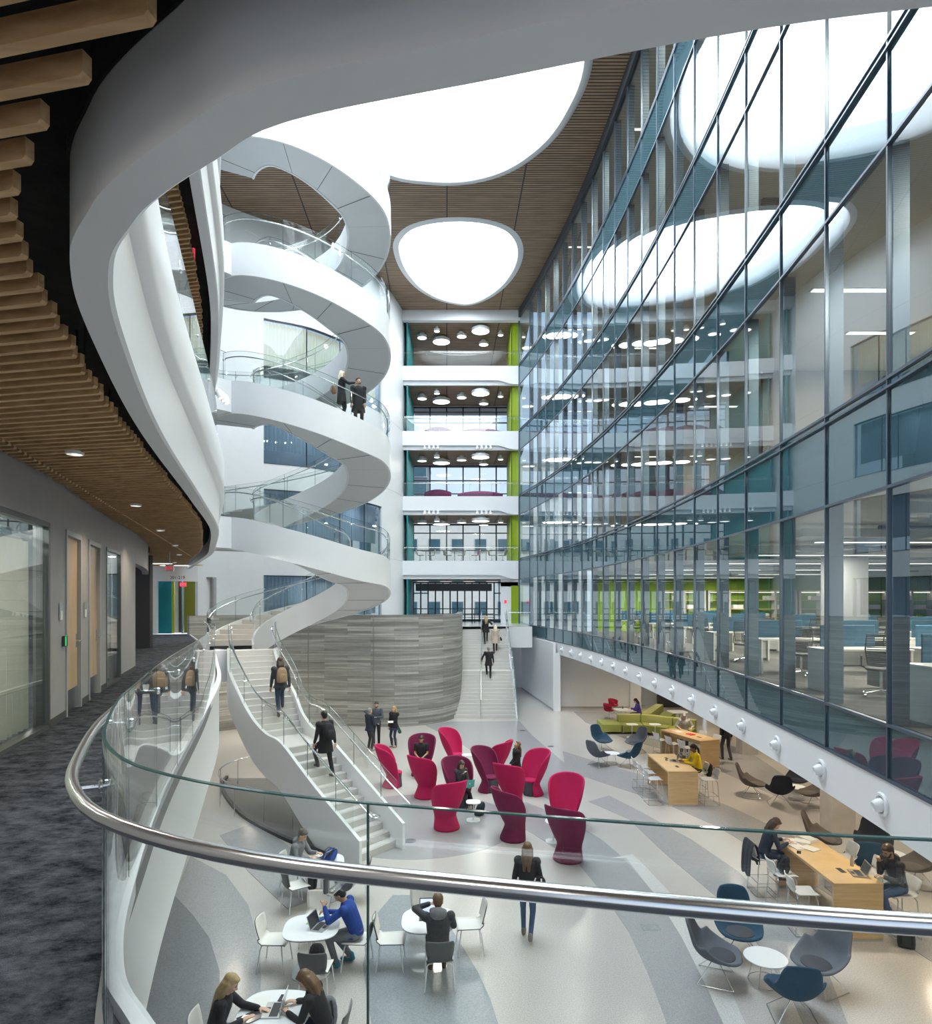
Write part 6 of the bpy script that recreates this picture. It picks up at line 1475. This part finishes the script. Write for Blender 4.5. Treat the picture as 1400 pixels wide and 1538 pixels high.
# --- two on the spiral
def sp_at(al,r,k):
    p=circ(al,r); z=LV[k]-(LV[k]-LV[k-1])*zdrop(al); return V((p.x,p.y,z-.12))
person('person with long platinum hair in black coat with brown bag, pointing, on the spiral stair',sp_at(42,2.8,2),20,ht=1.72,female=True,top=BLK,legs=BLK,hairm=HAIR['platinum'],hair='long',coat=.3,wr=(V((-.2,.1,.9)),V((.2,.42,1.32))),hdir=(None,(0,1,.1)))
backpack('brown leather handbag of the platinum-haired person on the spiral stair',sp_at(35,2.95,2)+V((0,-.05,.72)),20,cloth('brown_leather',(.32,.13,.05)),.6,name='handbag')
person('bearded person in a black coat over dark brown trousers looking up on the spiral stair',sp_at(57,2.8,2),-75,ht=1.82,top=BLK,legs=cloth('dark_brown_wool',(.05,.038,.03)),hairm=HAIR['dark'],coat=.34,beard=True,look=(.3,.15),wr=(V((-.2,.15,.86)),V((.24,.08,.82))))
# --- among the cocoon chairs
ch=R(-95); person('person in a black t-shirt sitting in the maroon cocoon chair at the back',GP(633,1165),-92,pose='sit',seat=.5,ht=1.76,top=BLK,legs=CHAR,hairm=HAIR['black'],sleeve=False,skin='tan',lean=.05,look=(0,-.25),wr=(V((-.1,.28,.72)),V((.1,.28,.72))))
person('dark-haired person in charcoal sweater with laptop on the lap in a maroon cocoon chair',GP(691,1210),-58,pose='sit',seat=.5,ht=1.68,female=True,top=CHAR,legs=BLK,hairm=HAIR['dark'],hair='mid',lean=.12,look=(0,-.3),wr=(V((-.1,.36,.72)),V((.02,.22,1.03))),an=(V((-.1,.62,.085)),V((.1,.58,.085))),curl=.5)
q=GP(691,1210); hv=V((math.cos(R(-58)),math.sin(R(-58)),0)); laptop('teal laptop on the lap of the person in the maroon cocoon chair',q+hv*.42+V((0,0,.66)),-58,.32,100,SCRD,mat('teal_laptop_cover',(.10,.45,.42),.4))
backpack('dark backpack on the floor at the feet of the person with the teal laptop',GP(718,1224),-40,cloth('black_teal_bag',(.012,.03,.04)),.95,R(-30))
person('standing person with long brown hair in black jacket looking up beside the magenta chair',GP(776,1190),192,ht=1.64,female=True,top=BLK,legs=DJEAN,hairm=HAIR['brown'],hair='long',coat=.1,look=(0,.55),wr=(V((-.1,.2,.95)),V((.1,.2,.95))))
# --- walking woman in front
pw=GP(792,1409); person('person with long dark hair walking away in black jacket, blue jeans and sneakers',pw,78,pose='walk',ht=1.74,female=True,top=BLK,legs=JEAN,hairm=HAIR['brown'],hair='long',coat=.1,feet=(V((-.08,.12,.085)),V((.08,-.20,.13))),wr=(V((-.26,-.05,.82)),V((.27,.1,.84))),lean=.05,shoes=mat('grey_canvas_shoe',(.2,.2,.19),.7))
backpack('black shoulder bag with white piping carried by the walking person in jeans',pw+V((.22,-.02,.78)),70,cloth('black_nylon_bag',(.012,.012,.014)),.85,name='shoulder_bag',strap=SIGNW)
# --- café tables
person('person in a grey hooded sweatshirt reading at the café table by the stair',(-3.60,13.78,0),-12,pose='sit',ht=1.78,top=GREYC,legs=CHAR,hairm=HAIR['dark'],hood=True,lean=.28,look=(-.1,-.25),wr=(V((-.12,.46,.80)),V((.16,.42,.80))))
p_=person('person in a royal blue and navy jacket leaning on one hand at the café table',(-1.84,11.02,0),174,pose='sit',ht=1.78,top=BLUEJ,legs=KHAKI,hairm=HAIR['black'],skin='tan',lean=.42,look=(0,-.35),wr=(V((-.10,.50,.98)),V((.12,.52,.80))),bulk=1.05,shoes=mat('teal_sneaker',(.03,.22,.30),.6),an=(V((-.12,.30,.085)),V((.12,.12,.085))),curl=.8)[0]
person('person in black jacket with grey hood, back to camera, at the lit laptop',(-.44,10.50,0),95,pose='sit',ht=1.80,top=CHAR,legs=CHAR,hairm=HAIR['brown'],hood=cloth('mid_grey_hood',(.17,.175,.19)),lean=.2,look=(0,-.2),wr=(V((-.12,.30,1.10)),V((.15,.46,.80))),bulk=1.05,shoes=cloth('brown_boot_leather',(.10,.06,.04)))
person('blonde person in a black sweater with hand on a notebook at the bottom edge',(-3.22,8.45,0),8,pose='sit',ht=1.70,female=True,top=BLK,legs=JEAN,hairm=HAIR['blond'],hair='long',lean=.3,look=(-.1,-.2),wr=(V((-.1,.55,.79)),V((.16,.38,.80))),curl=.12)
person('brown-haired person in a black knit at the silver laptop, bottom edge',(-1.85,8.58,0),172,pose='sit',ht=1.70,female=True,top=BLK,legs=DJEAN,hairm=HAIR['brown'],hair='long',lean=.4,look=(0,-.35),wr=(V((-.12,.46,.79)),V((.14,.44,.79))))
# --- right side
person('dark-haired person in a dark jacket writing at the nearest timber table',(6.22,13.75,0),-5,pose='sit',seat=.75,ht=1.68,female=True,top=NAVY,legs=DJEAN,hairm=HAIR['dark'],hair='mid',lean=.35,look=(0,-.4),wr=(V((-.1,.42,1.14)),V((.14,.44,1.14))),an=(V((-.1,.3,.40)),V((.1,.3,.40))))
person('bearded person in a black leather jacket, chin on hand, at the gold laptop',(7.93,12.08,0),188,pose='sit',seat=.75,ht=1.80,top=mat('black_leather',(.012,.012,.013),.35,bump=.4,bscale=18),legs=JEAN,hairm=HAIR['dark'],skin='tan',beard=True,lean=.32,look=(.1,-.15),wr=(V((-.18,.45,1.10)),V((.04,.36,1.28))),an=(V((-.12,.28,.36)),V((.12,.10,.36))),curl=.8,hood=True)
person('person with dark braids in a bright yellow top typing on a laptop',(7.22,20.5,0),180,pose='sit',seat=.75,ht=1.72,top=YEL,legs=CHAR,hairm=HAIR['black'],hair='tail',skin='brown',lean=.22,look=(0,-.15),wr=(V((-.12,.46,1.12)),V((.12,.46,1.12))),an=(V((-.1,.3,.40)),V((.1,.3,.40))))
person('grey-haired person in a pale grey sweater standing over papers at the furthest timber table',HT3+V((.25,1.30,0)),-105,ht=1.74,top=LGREY,legs=CHAR,hairm=HAIR['grey'],hood=True,lean=.35,look=(0,-.35),wr=(V((-.26,.34,1.10)),V((.22,.36,1.10))))
person('dark-haired person in a purple top reading on the green sofa',(8.52,32.4,0),172,pose='sit',seat=.44,ht=1.66,female=True,top=PURP,legs=BLK,hairm=HAIR['black'],hair='mid',lean=.25,look=(0,-.3),wr=(V((-.12,.42,.80)),V((.12,.42,.80))))
person('person in dark trousers standing below the white fascia, upper body hidden',GP(1091,1141),100,pose='walk',ht=1.75,top=BLK,legs=cloth('faded_black_denim',(.05,.05,.055)),hairm=HAIR['dark'],feet=(V((-.1,.1,.085)),V((.1,-.15,.1))))
# ------------------------------------------------ camera, world, light
cam=bpy.data.cameras.new('camera'); co=bpy.data.objects.new('camera',cam); C.objects.link(co)
co.location=(0,0,H); co.rotation_euler=(R(90),0,0); cam.sensor_fit='HORIZONTAL'; cam.sensor_width=36; cam.lens=36*F/1400
cam.shift_y=(CY-769)/1400; cam.clip_start=.05; cam.clip_end=400
sc=bpy.context.scene; sc.camera=co
w=bpy.data.worlds.new('sky'); sc.world=w; w.use_nodes=True; nt=w.node_tree; nt.nodes.clear()
o=nd(nt,'ShaderNodeOutputWorld'); b=nd(nt,'ShaderNodeBackground'); tc=nd(nt,'ShaderNodeTexCoord'); sp=nd(nt,'ShaderNodeSeparateXYZ'); nt.links.new(tc.outputs['Generated'],sp.inputs[0])
r=nd(nt,'ShaderNodeValToRGB'); r.color_ramp.elements[0].position=0; r.color_ramp.elements[0].color=(.86,.93,1,1); r.color_ramp.elements[1].position=.6; r.color_ramp.elements[1].color=(.42,.66,1,1)
nt.links.new(sp.outputs['Z'],r.inputs[0]); nt.links.new(r.outputs[0],b.inputs[0]); b.inputs[1].default_value=.95; nt.links.new(b.outputs[0],o.inputs[0])
sc.view_settings.view_transform='Standard'; sc.view_settings.look='None'; sc.view_settings.gamma=1; sc.view_settings.use_curve_mapping=False
sc.view_settings.exposure=0.3
sc.cycles.transparent_max_bounces=32; sc.cycles.max_bounces=8; sc.cycles.diffuse_bounces=4; sc.cycles.glossy_bounces=4
sc.cycles.sample_clamp_indirect=6; sc.cycles.caustics_reflective=False; sc.cycles.caustics_refractive=False
for o in C.objects:
    if o.type=='EMPTY' and not o.children: print('EMPTY without parts',o.name)
